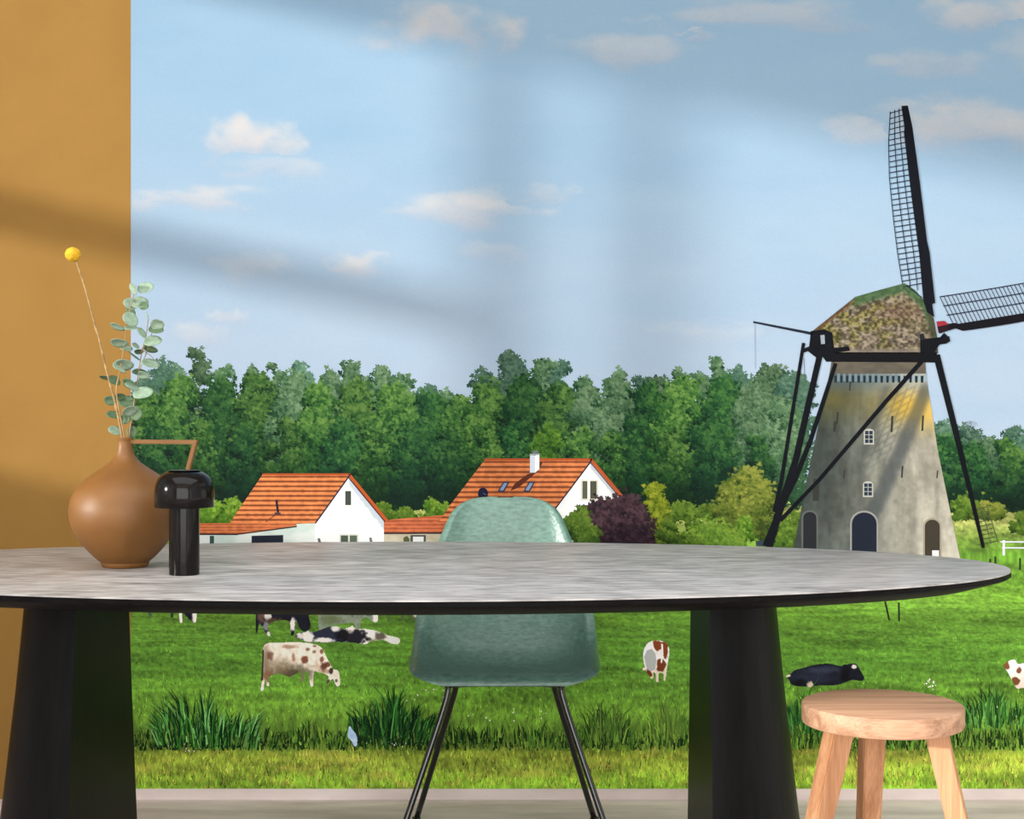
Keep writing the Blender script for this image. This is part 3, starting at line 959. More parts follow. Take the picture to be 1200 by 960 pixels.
def tower_col(X, Y):
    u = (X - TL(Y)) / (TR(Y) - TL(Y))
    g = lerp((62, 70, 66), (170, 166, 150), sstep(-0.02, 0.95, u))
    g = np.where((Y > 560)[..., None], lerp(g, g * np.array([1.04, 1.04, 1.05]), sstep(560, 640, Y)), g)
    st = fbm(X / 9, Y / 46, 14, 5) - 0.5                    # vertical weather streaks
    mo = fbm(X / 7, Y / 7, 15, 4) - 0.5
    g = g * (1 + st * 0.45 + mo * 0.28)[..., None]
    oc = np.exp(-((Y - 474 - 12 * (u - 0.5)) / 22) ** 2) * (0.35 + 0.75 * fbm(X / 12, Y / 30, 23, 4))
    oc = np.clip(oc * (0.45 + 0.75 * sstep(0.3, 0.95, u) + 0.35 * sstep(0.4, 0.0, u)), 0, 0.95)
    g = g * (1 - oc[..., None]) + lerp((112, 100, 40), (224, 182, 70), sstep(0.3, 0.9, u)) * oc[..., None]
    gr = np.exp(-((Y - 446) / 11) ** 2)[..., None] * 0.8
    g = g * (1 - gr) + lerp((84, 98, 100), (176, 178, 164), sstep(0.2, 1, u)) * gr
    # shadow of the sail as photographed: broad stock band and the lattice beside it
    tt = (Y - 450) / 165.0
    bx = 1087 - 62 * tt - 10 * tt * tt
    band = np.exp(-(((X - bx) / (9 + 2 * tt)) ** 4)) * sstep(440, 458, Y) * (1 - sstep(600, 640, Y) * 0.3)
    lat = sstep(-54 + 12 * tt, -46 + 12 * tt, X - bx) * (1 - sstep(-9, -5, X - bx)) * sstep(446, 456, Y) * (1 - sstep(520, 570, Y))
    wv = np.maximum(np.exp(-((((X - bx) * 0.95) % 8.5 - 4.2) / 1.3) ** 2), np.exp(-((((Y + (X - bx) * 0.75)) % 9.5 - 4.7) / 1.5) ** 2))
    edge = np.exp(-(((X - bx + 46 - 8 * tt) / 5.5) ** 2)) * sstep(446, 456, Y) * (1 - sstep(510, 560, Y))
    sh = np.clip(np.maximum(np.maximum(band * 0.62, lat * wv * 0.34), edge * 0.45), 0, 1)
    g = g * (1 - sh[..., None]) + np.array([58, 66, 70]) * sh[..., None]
    return np.clip(g, 8, 240)


tower_poly = [(TL(y), y) for y in np.linspace(420, 652, 24)] + [(TR(y), y) for y in np.linspace(656, 420, 24)]
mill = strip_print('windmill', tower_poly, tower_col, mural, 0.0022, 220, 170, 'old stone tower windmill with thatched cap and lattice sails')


def cap_col(X, Y):
    top = np.interp(X, [952, 1002, 1060, 1080, 1098], [387, 348, 332, 350, 400])
    v = np.clip((Y - top) / 60, 0, 1)
    n = fbm(X / 3.0, Y / 2.6, 31, 3); n2 = fbm(X / 11, Y / 8, 32, 4)
    c = lerp((66, 59, 46), (164, 151, 132), sstep(0.22, 0.82, n))
    moss = sstep(0.40, 0.62, n2) * (1 - 0.75 * sstep(1035, 1075, X)) * (1 - 0.4 * v)
    c = lerp(c, lerp((60, 62, 22), (150, 140, 74), sstep(0.25, 0.75, n)), moss * 0.8)
    c = lerp(c, np.array([112, 86, 66]) * (0.75 + 0.5 * n)[..., None], np.exp(-((X - 1055) / 26) ** 2 - ((Y - 366) / 10) ** 2) * 0.55)
    c = lerp(c, np.array([126, 116, 104]) * (0.8 + 0.4 * n)[..., None], sstep(407, 411, Y))
    c = lerp(c, np.array([66, 96, 62]) * (0.8 + 0.4 * n)[..., None], (1 - sstep(6, 15, Y - top)) * sstep(992, 1006, X) * 0.9)
    c = lerp(c, np.array([64, 60, 44]) * (0.7 + 0.6 * n)[..., None], sstep(1083, 1092, X) * 0.8)
    c = lerp(c, np.array([84, 60, 40.]), (1 - sstep(2, 9, Y - top)) * (1 - sstep(992, 1004, X)) * 0.8)
    return np.clip(c, 8, 235)


strip_print('thatched_cap', [(952, 388), (1002, 348), (1030, 340), (1060, 332), (1072, 340), (1082, 352), (1094, 374), (1098, 396), (1099, 414), (978, 414), (974, 398), (965, 389)], cap_col, mill, 0.0026, 90, 90, 'mossy brown thatched cap')
DK = (7, 11, 19)
s = Strokes(); s.poly([(960, 413), (1098, 413), (1096, 425), (968, 424)], (10, 11, 16)); s.build('curb_ring', mill, 0.0026)
strip_print('cornice', [(974, 424.5), (1084, 424.5), (1085, 438), (972, 438)], lambda X, Y: lerp((78, 76, 68), (118, 108, 92), fbm(X / 12, Y / 5, 3, 3)), mill, 0.0025, 10, 50)
for k in range(16):
    x = 979 + k * 6.75
    s = Strokes()
    w = 1.7
    c = (30, 46, 52)
    s.poly([(x - w, 440.5), (x + w, 440.5), (x + w * 0.8, 448.5), (x - w * 0.8, 448.5)], c)
    s.poly([(x + w, 438), (x + 6.75 - w, 438), (x + 6.75 - w, 447), (x + w, 447)], (150, 166, 170) if k > 10 else (112, 132, 142))
    s.each('', mill, 0.0026, ['notch', 'corbel'])
s = Strokes(); s.poly([(950, 388), (966, 386), (975, 390), (978, 413), (974, 418), (956, 419), (947, 412), (949, 398)], DK); s.poly([(961, 393), (966, 392.5), (966.5, 403), (962, 403.5)], (150, 160, 172)); s.poly([(968, 409), (994, 406), (996, 411), (968, 415)], DK); s.each('', mill, 0.0028, ['tail_winch_box', 'winch_opening', 'winch_beam'])
s = Strokes(); s.line((882.5, 377.5), (951, 391), 2.2, (30, 38, 52), 3.4); s.build('tail_pole', mill, 0.0028)
s = Strokes(); s.line((884.5, 379), (885, 432), 0.6, (150, 168, 184)); s.line((942, 420), (943, 448), 0.6, (90, 100, 110)); s.each('rope', mill, 0.0024)
pole_n = 0
def pole(pts, ws, col=DK, nm='tail_brace'):
    s = Strokes()
    s.path(pts, ws, col)
    global pole_n
    pole_n += 1
    return s.build(nm, mill, 0.0030 + 6e-5 * pole_n)
pole([(941.5, 402), (915, 566), (907, 600)], [4, 4.6, 5])
pole([(960, 418), (932, 540), (909, 612), (899, 641)], [7, 7.5, 9, 12])
pole([(979, 426), (950, 515), (932, 560), (912, 600)], [4.6, 5.4, 6, 6])
pole([(1108, 392), (1040, 468), (960, 562), (914, 610)], [5.5, 4.8, 4.4, 4.6])
pole([(1097, 416), (1118, 500), (1136, 574), (1152, 642)], [8, 7, 5.4, 4])
pole([(939, 412), (952, 407)], [4, 5], nm='winch_arm')
s = Strokes(); s.poly([(1078, 398), (1112, 394), (1113, 400), (1108, 403), (1098, 404), (1096, 412), (1084, 418), (1078, 413)], DK); s.poly([(1077, 392), (1082, 391), (1083, 398), (1078, 399)], (30, 34, 42)); s.each('brake_beam', mill, 0.0035)
# sails
sail = Strokes()
sail.poly([(1056, 124.5), (1063.5, 124), (1069, 150), (1078, 217), (1086, 283), (1089, 296), (1095.5, 355), (1092, 356.5), (1094.5, 372), (1086, 366), (1081.5, 352), (1077, 300), (1068, 233), (1059, 157), (1059.5, 150)], (9, 14, 24))
sl = sail.build('sail', mill, 0.0038, 'upright sail with lattice frame')
LE = [(133, 1043), (167, 1041), (210, 1042), (260, 1047), (300, 1052), (334, 1057.5)]
RE = [(127, 1057), (157, 1060), (233, 1069), (300, 1078), (352, 1083)]
lx = lambda y: float(np.interp(y, [q[0] for q in LE], [q[1] for q in LE]))
rx = lambda y: float(np.interp(y, [q[0] for q in RE], [q[1] for q in RE]))
LC = (26, 38, 54)
s = Strokes()
for fr in (0.0, 0.36, 0.70):
    yy = np.linspace(131, 334 + fr * 14, 30)
    s.path([(lx(y0) + fr * (rx(y0) - lx(y0)), y0 - 5 * fr) for y0 in yy], 1.0, LC)
s.each('lattice_lath', sl, 0.0032)
s = Strokes()
y = 133.0
while y < 338:
    s.line((lx(y), y), (rx(y - 4), y - 4.2), 1.0, LC); y += 6.35
s.line((1062, 335), (1080, 349), 1.0, LC)
for i in range(len(s.f)):
    s1 = Strokes(); s1.poly([s.v[k] for k in s.f[i]], s.c[i]); s1.build('lattice_bar', sl, 0.0034)
sail = Strokes()
EX = 1345
def st_top(x): return 380 - 0.163 * (x - 1120)
def st_bot(x): return 389 - 0.163 * (x - 1120) + 2.5 * math.sin((x - 1120) * 0.028) * 0.4
sail.poly([(1098, 381), (1120, 378.5)] + [(x, st_top(x)) for x in range(1121, EX, 8)] + [(x, st_bot(x)) for x in range(EX - 1, 1120, -8)] + [(1119, 385), (1100, 391)], (12, 11, 19))
sl2 = sail.build('sail', mill, 0.0038, 'sail reaching out to the right with lattice frame')
def la_top(x): return 348 - 0.186 * (x - 1101) + 4 * math.sin(max(0, min(1, (x - 1101) / 240.0)) * math.pi) * 0.6
s = Strokes()
for fr in (0.0, 0.33, 0.66):
    xo = fr * 12
    s.path([(q + xo, la_top(q) + fr * (st_top(q + 14) - la_top(q))) for q in range(1101, EX - 12, 8)], 1.1, (32, 40, 58))
s.each('lattice_lath', sl2, 0.0032)
s = Strokes()
x = 1101.0
while x < EX - 12:
    s.line((x, la_top(x)), (x + 16, st_top(x + 16)), 0.9, (38, 46, 66)); x += 4.6
for i in range(len(s.f)):
    s1 = Strokes(); s1.poly([s.v[k] for k in s.f[i]], s.c[i]); s1.build('lattice_bar', sl2, 0.0034)
s = Strokes(); s.poly([(1097, 377), (1106, 376), (1111, 380), (1110, 386), (1099, 390)], (150, 44, 56)); s.poly([(1098, 383), (1112, 380), (1112, 386), (1100, 390)], (36, 16, 26)); s.each('sail_hub', mill, 0.0039)
s = Strokes()
for k in range(9):
    y = 597 + k * 5
    s.line((1143 + k * 1.2, y), (1156 + k * 1.4, y - 3), 1.0, (70, 84, 56))
s.line((1156, 592), (1169, 636), 1.0, (84, 96, 64)); s.line((1150, 594), (1161, 638), 0.9, (84, 96, 64))
s.each('lower_sail_bar', mill, 0.0024)
# tower openings
def arch(x0, x1, y0, y1, r=0.9, n=10):
    cx, hw = (x0 + x1) / 2, (x1 - x0) / 2
    return [(x1, y1)] + [(cx + hw * math.cos(a), y0 + hw * r - hw * r * math.sin(a)) for a in np.linspace(0, math.pi, n)] + [(x0, y1)]
for (x0, x1, y0, y1, c, rim) in ((998, 1027, 600.5, 650, (26, 34, 48), (150, 152, 146)), (941, 956.5, 600, 650, (34, 38, 42), (92, 98, 94)), (1083.5, 1101, 609, 655, (62, 56, 46), (160, 152, 132))):
    s = Strokes(); s.poly(arch(x0 - 2, x1 + 2, y0 - 2.2, y1), rim); dr = s.build('door_surround', mill, 0.0025)
    s = Strokes(); s.poly(arch(x0, x1, y0, y1), c); s.build('arched_door', mill, 0.0027)
s = Strokes(); s.poly([(1092, 645), (1100, 645), (1100, 652), (1092, 652)], (232, 232, 226)); s.build('notice_board', mill, 0.0029)
for (cx, cy) in ((1018, 512), (1017, 573.5)):
    s = Strokes(); s.poly(arch(cx - 6, cx + 6, cy - 9.5, cy + 9, 0.6), (186, 186, 176)); fr = s.build('window_frame', mill, 0.0025)
    for i in range(2):
        for j in range(3):
            s = Strokes(); x = cx - 4.6 + i * 4.9; y = cy - 7 + j * 5
            s.poly([(x, y), (x + 4.2, y), (x + 4.2, y + 4.3), (x, y + 4.3)], (38, 52, 66)); s.build('pane', fr, 0.0027)
for (x, y, h, w) in ((1045, 497, 19, 2.6), (981, 490, 14, 2.2), (978, 500, 12, 3), (1081, 496, 18, 2.2), (1057, 553, 14, 2), (989, 556, 10, 1.6), (1098, 556, 9, 1.4), (996, 451, 14, 1.8), (956, 574, 26, 7)):
    s = Strokes(); s.line((x + 0.5, y - h / 2), (x - 0.5, y + h / 2), w, (52, 54, 50)); s.build('slit_opening', mill, 0.0025)

# ---- fences and posts of the print
s = Strokes()
for x0, x1, y in ((1172, 1480, 635), (1174, 1480, 642)):
    s.line((x0, y), (x1, y + 2), 1.8, (226, 232, 236))
fr_ = Strokes(); fr_.poly([s.v[k] for k in s.f[0]], s.c[0]); fence = fr_.build('white_fence', mural, 0.0021, 'white rail fence right of the mill')
fr_ = Strokes(); fr_.poly([s.v[k] for k in s.f[1]], s.c[1]); fr_.build('fence_rail', fence, 0.0021)
for x in range(1176, 1480, 34):
    s = Strokes(); s.line((x, 633), (x, 651), 3, (236, 238, 238)); s.build('fence_post', fence, 0.0022)
for (x0, y0, x1, y1) in ((1037, 705, 1042, 727), (1053, 706, 1053.5, 728)):
    s = Strokes(); s.line((x0, y0), (x1, y1), 2.2, (44, 56, 34)); s.build('field_post', mural, 0.0021)
for x, y in ((1166, 652), (1195, 654), (1160, 655)):
    s = Strokes(); s.line((x, y), (x, y + 14), 2.2, (48, 56, 40)); s.build('field_post', mural, 0.0021)
s = Strokes(); s.poly([(884, 618), (897, 610), (898, 640), (886, 640)], (48, 62, 74)); s.poly([(895, 612), (898, 612), (898, 624), (895, 622)], (170, 176, 170)); s.each('', mural, 0.0021, ['garden_gate', 'gate_post'])

INK = 1.15
# ---- cows
def cow_col(base, shade, patches, pcol, seed, y0, y1, thr=1.0, ps=7.0):
    def f(X, Y):
        v = np.clip((Y - y0) / (y1 - y0), 0, 1)
        c = lerp(base, shade, sstep(0.35, 0.85, v) * 0.75) * (1 + 0.22 * (fbm(X / 5, Y / 5, seed, 3) - 0.5))[..., None]
        for (cx, cy, rx_, ry_) in patches:
            d = np.sqrt(((X - cx) / rx_) ** 2 + ((Y - cy) / ry_) ** 2) + (fbm(X / ps, Y / ps, seed + 9, 4) - 0.5) * 1.7
            c = lerp(c, np.array(pcol, float) * (1 - 0.25 * v)[..., None], 1 - sstep(0.82, 1.05, d))
        return np.clip(c, 6, 250)
    return f


def Z4(pts): return [(150 + x / 3.636, 690 + y / 3.636) for x, y in pts]
def Z5(pts): return [(680 + x / 3.636, 690 + y / 3.636) for x, y in pts]


WH, SH, BRN, BLK = (240, 230, 214), (150, 132, 104), (118, 58, 34), (24, 24, 34)


def hide(base, spots, seed, grain=0.25):
    """coat colour with soft-edged markings, painted body shade and sheen (x, y, rx, ry, colour, strength, softness)"""
    def f(X, Y):
        c = np.broadcast_to(np.array(base, float), X.shape + (3,)) * (1 + grain * (fbm(X / 4, Y / 4, seed, 4) - 0.5))[..., None]
        for i, (cx, cy, rx_, ry_, col, al, so) in enumerate(spots):
            d = np.sqrt(((X - cx) / rx_) ** 2 + ((Y - cy) / ry_) ** 2) + (fbm(X / 3.5, Y / 3.5, seed + 5 + i, 3) - 0.5) * 0.9
            c = lerp(c, np.broadcast_to(np.array(col, float), c.shape), (1 - sstep(1 - so, 1 + so, d)) * al)
        return np.clip(c, 5, 250)
    return f


def Zs(lst): return [(150 + x / 3.636, 690 + y / 3.636, a / 3.636, b / 3.636, c, al, so) for x, y, a, b, c, al, so in lst]


BR2, DKB, OLV = (112, 62, 40), (48, 34, 28), (62, 56, 34)
cow = fill_print('cow', Z4([(574, 262), (582, 240), (606, 230), (660, 229), (730, 228), (790, 235), (824, 250), (842, 282), (862, 320), (874, 342), (890, 346), (899, 356), (903, 384), (904, 408), (894, 416), (886, 410), (874, 384), (862, 392), (850, 406), (845, 396), (856, 376), (838, 362), (812, 356), (794, 352), (790, 384), (789, 414), (778, 414), (772, 378), (764, 356), (752, 354), (748, 394), (738, 392), (738, 354), (714, 364), (690, 376), (662, 366), (640, 362), (616, 368), (600, 380), (602, 412), (592, 412), (590, 390), (582, 398), (578, 430), (566, 432), (571, 398), (578, 372), (574, 330)]),
                 hide((238, 226, 208), Zs([(690, 362, 90, 34, OLV, 0.9, 0.75), (640, 330, 60, 34, (140, 122, 92), 0.7, 0.8), (588, 300, 16, 60, (128, 104, 82), 0.7, 0.7), (606, 286, 14, 18, (104, 70, 52), 0.8, 0.5), (596, 376, 20, 24, (130, 88, 60), 0.8, 0.5), (744, 372, 12, 30, (122, 112, 84), 0.9, 0.4),
                     (690, 247, 30, 7, (150, 110, 84), 0.7, 0.5), (706, 292, 7, 16, (140, 92, 68), 0.7, 0.5), (754, 302, 13, 15, BR2, 0.9, 0.4), (766, 258, 10, 6, (120, 84, 64), 0.8, 0.4), (794, 268, 8, 7, (120, 84, 64), 0.8, 0.4), (796, 244, 8, 5, (120, 84, 64), 0.8, 0.4), (824, 268, 8, 10, BR2, 0.8, 0.4), (826, 300, 9, 12, BR2, 0.8, 0.4),
                     (834, 334, 14, 20, (90, 48, 34), 0.9, 0.4), (852, 322, 11, 12, (100, 56, 38), 0.9, 0.4), (866, 350, 9, 14, DKB, 0.95, 0.4), (852, 396, 10, 12, (70, 60, 44), 0.9, 0.5), (806, 330, 12, 22, (190, 160, 132), 0.6, 0.6), (888, 392, 5, 6, (70, 58, 48), 0.8, 0.5), (840, 352, 20, 10, (150, 112, 84), 0.6, 0.6)]), 4), mural, 0.0021, 0.55, 'white cow with brown spots grazing in the middle of the pasture', 3)
for pts, col, nm in ((Z4([(574, 258), (580, 262), (578, 330), (576, 390), (568, 390), (571, 330)]), (58, 46, 36), 'tail'),):
    s = Strokes(); s.poly(pts, col); s.build(nm, cow, 0.0023)
# cows farther back, half hidden by the table
WC = (236, 230, 222)
fill_print('cow', [(300, 720), (299, 702), (306, 694), (330, 690), (350, 694), (358, 702), (362, 722), (364, 732), (362, 738), (356, 740), (350, 734), (347, 726), (345, 742), (341, 744), (339, 728), (322, 728), (314, 734), (317, 744), (314, 745), (309, 738), (304, 730), (302, 740), (300, 740)], hide((26, 26, 36), [(314, 722, 5, 4, WC, 0.9, 0.3), (312, 734, 4, 5, (150, 150, 150), 0.8, 0.4), (316, 743, 3, 4, WC, 0.9, 0.4), (343, 732, 3.4, 8, WC, 0.95, 0.3), (346, 714, 7, 3, WC, 0.8, 0.4), (359, 712, 3, 7, (214, 202, 170), 0.9, 0.4), (306, 720, 4, 9, (126, 92, 76), 0.7, 0.5), (322, 728, 10, 4, (110, 84, 60), 0.6, 0.5)], 14), mural, 0.0021, 0.55, 'black cow with white legs standing behind the table edge', 3)
fill_print('cow', [(373, 722), (371, 706), (378, 696), (400, 692), (425, 694), (438, 706), (443, 722), (442, 729), (436, 728), (430, 724), (424, 726), (421, 738), (417, 738), (414, 730), (396, 732), (384, 734), (380, 738), (374, 738)], hide((130, 142, 122), [(392, 708, 7, 8, BLK, 0.95, 0.3), (420, 712, 15, 9, BLK, 0.95, 0.3), (434, 712, 6, 8, BLK, 0.95, 0.3), (441, 722, 4, 8, WC, 0.95, 0.3), (388, 726, 12, 6, (88, 100, 62), 0.7, 0.6)], 19), mural, 0.0021, 0.55, 'black and white cow, shaded grey in the print, standing behind the table edge', 3)  # grey base stands for a pale coat in shade
fill_print('cow', [(344, 746), (350, 742), (358, 741), (361, 739), (366, 741), (376, 738), (384, 735), (394, 734), (402, 737), (406, 744), (405, 752), (392, 752), (384, 753), (370, 752), (360, 752), (352, 749)], hide((40, 44, 60), [(350, 745, 8, 4, (222, 214, 206), 0.95, 0.3), (361, 747, 6, 9, WC, 0.95, 0.3), (378, 751, 13, 3.4, WC, 0.95, 0.3), (394, 736, 6, 4, WC, 0.95, 0.3), (346, 745.5, 2.5, 2, (60, 44, 40), 0.8, 0.4), (402, 744, 8, 7, (16, 16, 22), 0.9, 0.5)], 24), mural, 0.00215, 0.55, 'black and white cow lying down, left of the pair', 3)
fill_print('cow', [(399, 743), (404, 737), (410, 735), (413, 733), (417, 737), (428, 737), (440, 739), (449, 742), (456, 745), (466, 747), (469, 751), (466, 755), (458, 754), (450, 750), (440, 751), (434, 752), (428, 755), (414, 753), (404, 752)], hide((238, 230, 216), [(416, 747, 15, 8.5, (26, 26, 36), 0.97, 0.25), (402, 745, 6, 8, (26, 22, 24), 0.97, 0.3), (446, 746, 6.5, 5, (84, 78, 66), 0.9, 0.4), (436, 752, 4, 3, (80, 90, 50), 0.6, 0.5)], 28), mural, 0.0022, 0.55, 'black and white cow lying down, right of the pair', 3)
fill_print('cow', [(172, 712), (172, 700), (182, 694), (205, 693), (222, 698), (230, 712), (230, 728), (227, 730), (222, 726), (214, 718), (214, 729), (211, 729), (209, 716), (204, 716), (203, 723), (200, 723), (199, 714), (180, 714), (178, 722), (175, 722)], hide((70, 78, 70), [(212, 724, 3, 8, WC, 0.95, 0.3), (221, 718, 6, 9, (20, 22, 34), 0.95, 0.3), (229, 722, 3.5, 8, WC, 0.95, 0.3), (202, 720, 3, 6, (26, 44, 36), 0.9, 0.4)], 34), mural, 0.0021, 0.55, 'black and white cow far left beside the orange wall', 3)
fill_print('cow', [(453, 714), (456, 704), (470, 700), (484, 704), (488, 716), (488, 726), (483, 728), (478, 722), (474, 718), (473, 727), (470, 727), (468, 718), (458, 718), (457, 728), (454, 728)], hide((86, 104, 66), [(472, 708, 12, 8, (26, 36, 30), 0.9, 0.4), (461, 712, 6, 8, (44, 64, 44), 0.9, 0.4), (487, 720, 3, 4, WC, 0.9, 0.4)], 37), mural, 0.0021, 0.55, 'small dark cow partly hidden beside the chair', 3)
# cow seen from behind
cow = fill_print('cow', Z5([(268, 290), (270, 262), (284, 236), (304, 223), (338, 221), (364, 230), (376, 248), (379, 276), (372, 320), (366, 362), (363, 390), (356, 390), (354, 362), (344, 358), (334, 362), (333, 394), (323, 394), (322, 366), (312, 356), (310, 382), (300, 384), (298, 376), (286, 362), (280, 348), (268, 348), (266, 338), (276, 334), (270, 318)]),
                 cow_col((238, 232, 226), (206, 186, 160), [(680 + x / 3.636, 690 + y / 3.636, a / 3.636, b / 3.636) for x, y, a, b in ((330, 240, 20, 20), (362, 262, 12, 34), (344, 330, 16, 28), (352, 240, 16, 14), (292, 352, 12, 22))], (128, 62, 32), 43, 750, 800), mural, 0.0021, 0.6, 'white and brown cow seen from behind', 3)
s = Strokes(); s.poly(Z5([(272, 290), (284, 262), (304, 256), (320, 276), (324, 310), (318, 345), (300, 352), (284, 342)]), (168, 172, 168)); s.build('flank', cow, 0.0023)
s = Strokes(); s.poly(Z5([(344, 234), (352, 236), (354, 280), (348, 316), (342, 316), (346, 276)]), (236, 226, 216)); s.build('tail', cow, 0.0023)
# black cow lying by the stool
fill_print('cow', Z5([(874, 372), (896, 362), (912, 348), (960, 334), (1010, 322), (1060, 319), (1110, 330), (1122, 322), (1136, 322), (1162, 318), (1178, 324), (1192, 348), (1204, 366), (1208, 386), (1190, 393), (1160, 388), (1130, 398), (1092, 410), (1040, 412), (1000, 414), (984, 422), (966, 416), (930, 416), (900, 408), (888, 388)]), hide((20, 22, 32), [(965, 785, 20, 4, (70, 78, 98), 0.55, 0.8), (950, 794, 22, 7, (44, 50, 68), 0.6, 0.8), (922.5, 791.5, 4, 2, (224, 214, 196), 0.95, 0.3), (1000.5, 781.5, 3.2, 2.4, (226, 216, 200), 0.95, 0.3), (949, 803, 3.4, 4, (206, 186, 160), 0.95, 0.3), (936, 800, 8, 4, (8, 8, 12), 0.8, 0.6), (990, 790, 5, 8, (6, 6, 10), 0.8, 0.6)], 53, 0.5), mural, 0.0021, 0.6, 'black cow lying in the grass beside the table leg', 3)
# white and brown cow lying at the right
fill_print('cow', [(1175, 780), (1178, 777), (1183, 774), (1189, 773), (1193, 778), (1200, 777), (1230, 772), (1268, 776), (1284, 788), (1284, 802), (1262, 808), (1225, 808), (1200, 806), (1192, 807), (1187, 800), (1183, 792), (1180, 787)], cow_col((242, 234, 226), (208, 188, 170), [(1178, 779, 4, 5), (1193, 786, 4, 5), (1190, 797, 4, 5), (1240, 786, 16, 12), (1270, 792, 8, 8)], (136, 84, 54), 63, 772, 808), mural, 0.0021, 0.6, 'white and brown cow lying at the far right', 3)
# heron by the ditch
fill_print('heron', [(409, 852), (411, 851), (413, 855), (417, 860), (419, 867), (418, 874), (415, 874), (412, 868), (408, 864), (408, 858)], lambda X, Y: lerp((150, 180, 214), (206, 222, 240), fbm(X / 4, Y / 4, 3, 2)), mural, 0.0040, 0.5, 'pale blue grey heron standing at the ditch', 2)

INK = 1.4
# ---- reeds, ditch plants
def reeds(name, x0, x1, y0, y1, n, hmin, hmax, cols, label=None, spread=0.35, off=0.0023, w=(1.0, 2.0)):
    s = Strokes()
    for k in range(n):
        x = rng.uniform(x0, x1)
        u = (x - (x0 + x1) / 2) / ((x1 - x0) / 2)
        y = rng.uniform(y0, y1)
        h = rng.uniform(hmin, hmax) * (1 - 0.5 * abs(u) ** 1.6) * (0.62 + 0.7 * float(vnoise(np.array([x / 11.0]), np.array([y * 0.0]), 77)[0]))
        a = u * spread + rng.normal(0, 0.22)
        c = np.array(cols[rng.integers(len(cols))], float) * rng.normal(1, 0.14)
        ww = rng.uniform(*w)
        mx_, my_ = x + a * h * 0.4, y - h * 0.62
        tx_, ty_ = x + a * h * 1.05, y - h * (1 - 0.15 * abs(a))
        if min(x, tx_) < PX0 + 2: continue
        c = np.clip(c, 4, 230)
        s.poly([(x - ww / 2, y), (x + ww / 2, y), (mx_ + ww / 2, my_), (tx_, ty_), (mx_ - ww / 2, my_)], c)
    return s.build(name, mural, off, label, kind='stuff', spread=0.0010)


DITCH = [(10, 30, 8), (22, 48, 12), (14, 38, 12), (50, 80, 26), (80, 104, 38)]
for k in range(13):
    xa = 160 + k * 84
    reeds('ditch_plants', max(xa - 10, 158), xa + 92, 862, 880, 260, 7, 20, DITCH if k in (0, 1, 3, 4) else DITCH[1:] + [(70, 110, 34), (104, 132, 48)], None, 0.1, 0.0023, (1.0, 2.2))
reeds('reed_clump', 186, 300, 858, 879, 420, 24, 58, [(26, 74, 20), (42, 98, 30), (12, 44, 14), (72, 128, 52), (6, 26, 8), (10, 34, 12), (98, 150, 84)], 'tall green reeds at the left end of the ditch', 0.42, 0.0025)
reeds('reed_clump', 412, 512, 852, 874, 330, 20, 52, [(24, 66, 20), (36, 88, 28), (12, 42, 14), (60, 116, 50), (6, 26, 10), (8, 30, 12)], 'green reeds at the ditch behind the chair legs', 0.4, 0.0025)
reeds('reed_clump', 686, 738, 850, 874, 150, 14, 38, [(66, 96, 34), (50, 80, 26), (90, 116, 44), (36, 60, 20)], 'brownish green dock plants between chair and table leg', 0.3, 0.0025)
reeds('reed_clump', 760, 812, 846, 872, 140, 12, 34, [(80, 110, 40), (60, 92, 30), (104, 132, 48)], None, 0.3, 0.0025)
reeds('reed_clump', 922, 962, 838, 864, 110, 14, 38, [(34, 82, 28), (20, 58, 20), (60, 112, 48)], 'short green reeds left of the stool', 0.35, 0.0025)
reeds('reed_clump', 1120, 1215, 836, 856, 260, 14, 38, [(50, 98, 34), (30, 70, 22), (84, 132, 60), (16, 46, 14)], 'leafy green plants right of the stool', 0.35, 0.0025)
s = Strokes()
for (cx, cy, n, sp) in ((1088, 800, 14, 4), (505, 815, 10, 12), (215, 873, 12, 22), (460, 868, 18, 24), (600, 838, 10, 40), (1170, 835, 10, 24)):
    for k in range(n):
        x, y = cx + rng.normal(0, sp), cy + rng.normal(0, 4)
        r = rng.uniform(0.6, 1.2)
        s.poly([(x - r, y), (x, y + r), (x + r, y), (x, y - r)], (214, 222, 196))
s.build('white_wildflowers', mural, 0.0027, kind='stuff')

# ================================================================= dining table
TBX, TBY, TBZ = -0.215, 3.05, 0.742
table = tag(empty('dining_table', (TBX, TBY, 0)), 'long oval dining table with dark wood grain top, painted with a grey sheen, and two black half-round pedestal legs', 'table')
TA, TB = 1.212, 0.555


def oval(bm, prof, seg=160, caps=True):
    rings = []
    for inset, z in prof:
        rings.append([bm.verts.new(((TA - inset) * math.cos(2 * math.pi * k / seg), (TB - inset) * math.sin(2 * math.pi * k / seg), z)) for k in range(seg)])
    for a, b in zip(rings[:-1], rings[1:]):
        for k in range(seg):
            bm.faces.new([a[k], a[(k + 1) % seg], b[(k + 1) % seg], b[k]])
    return rings


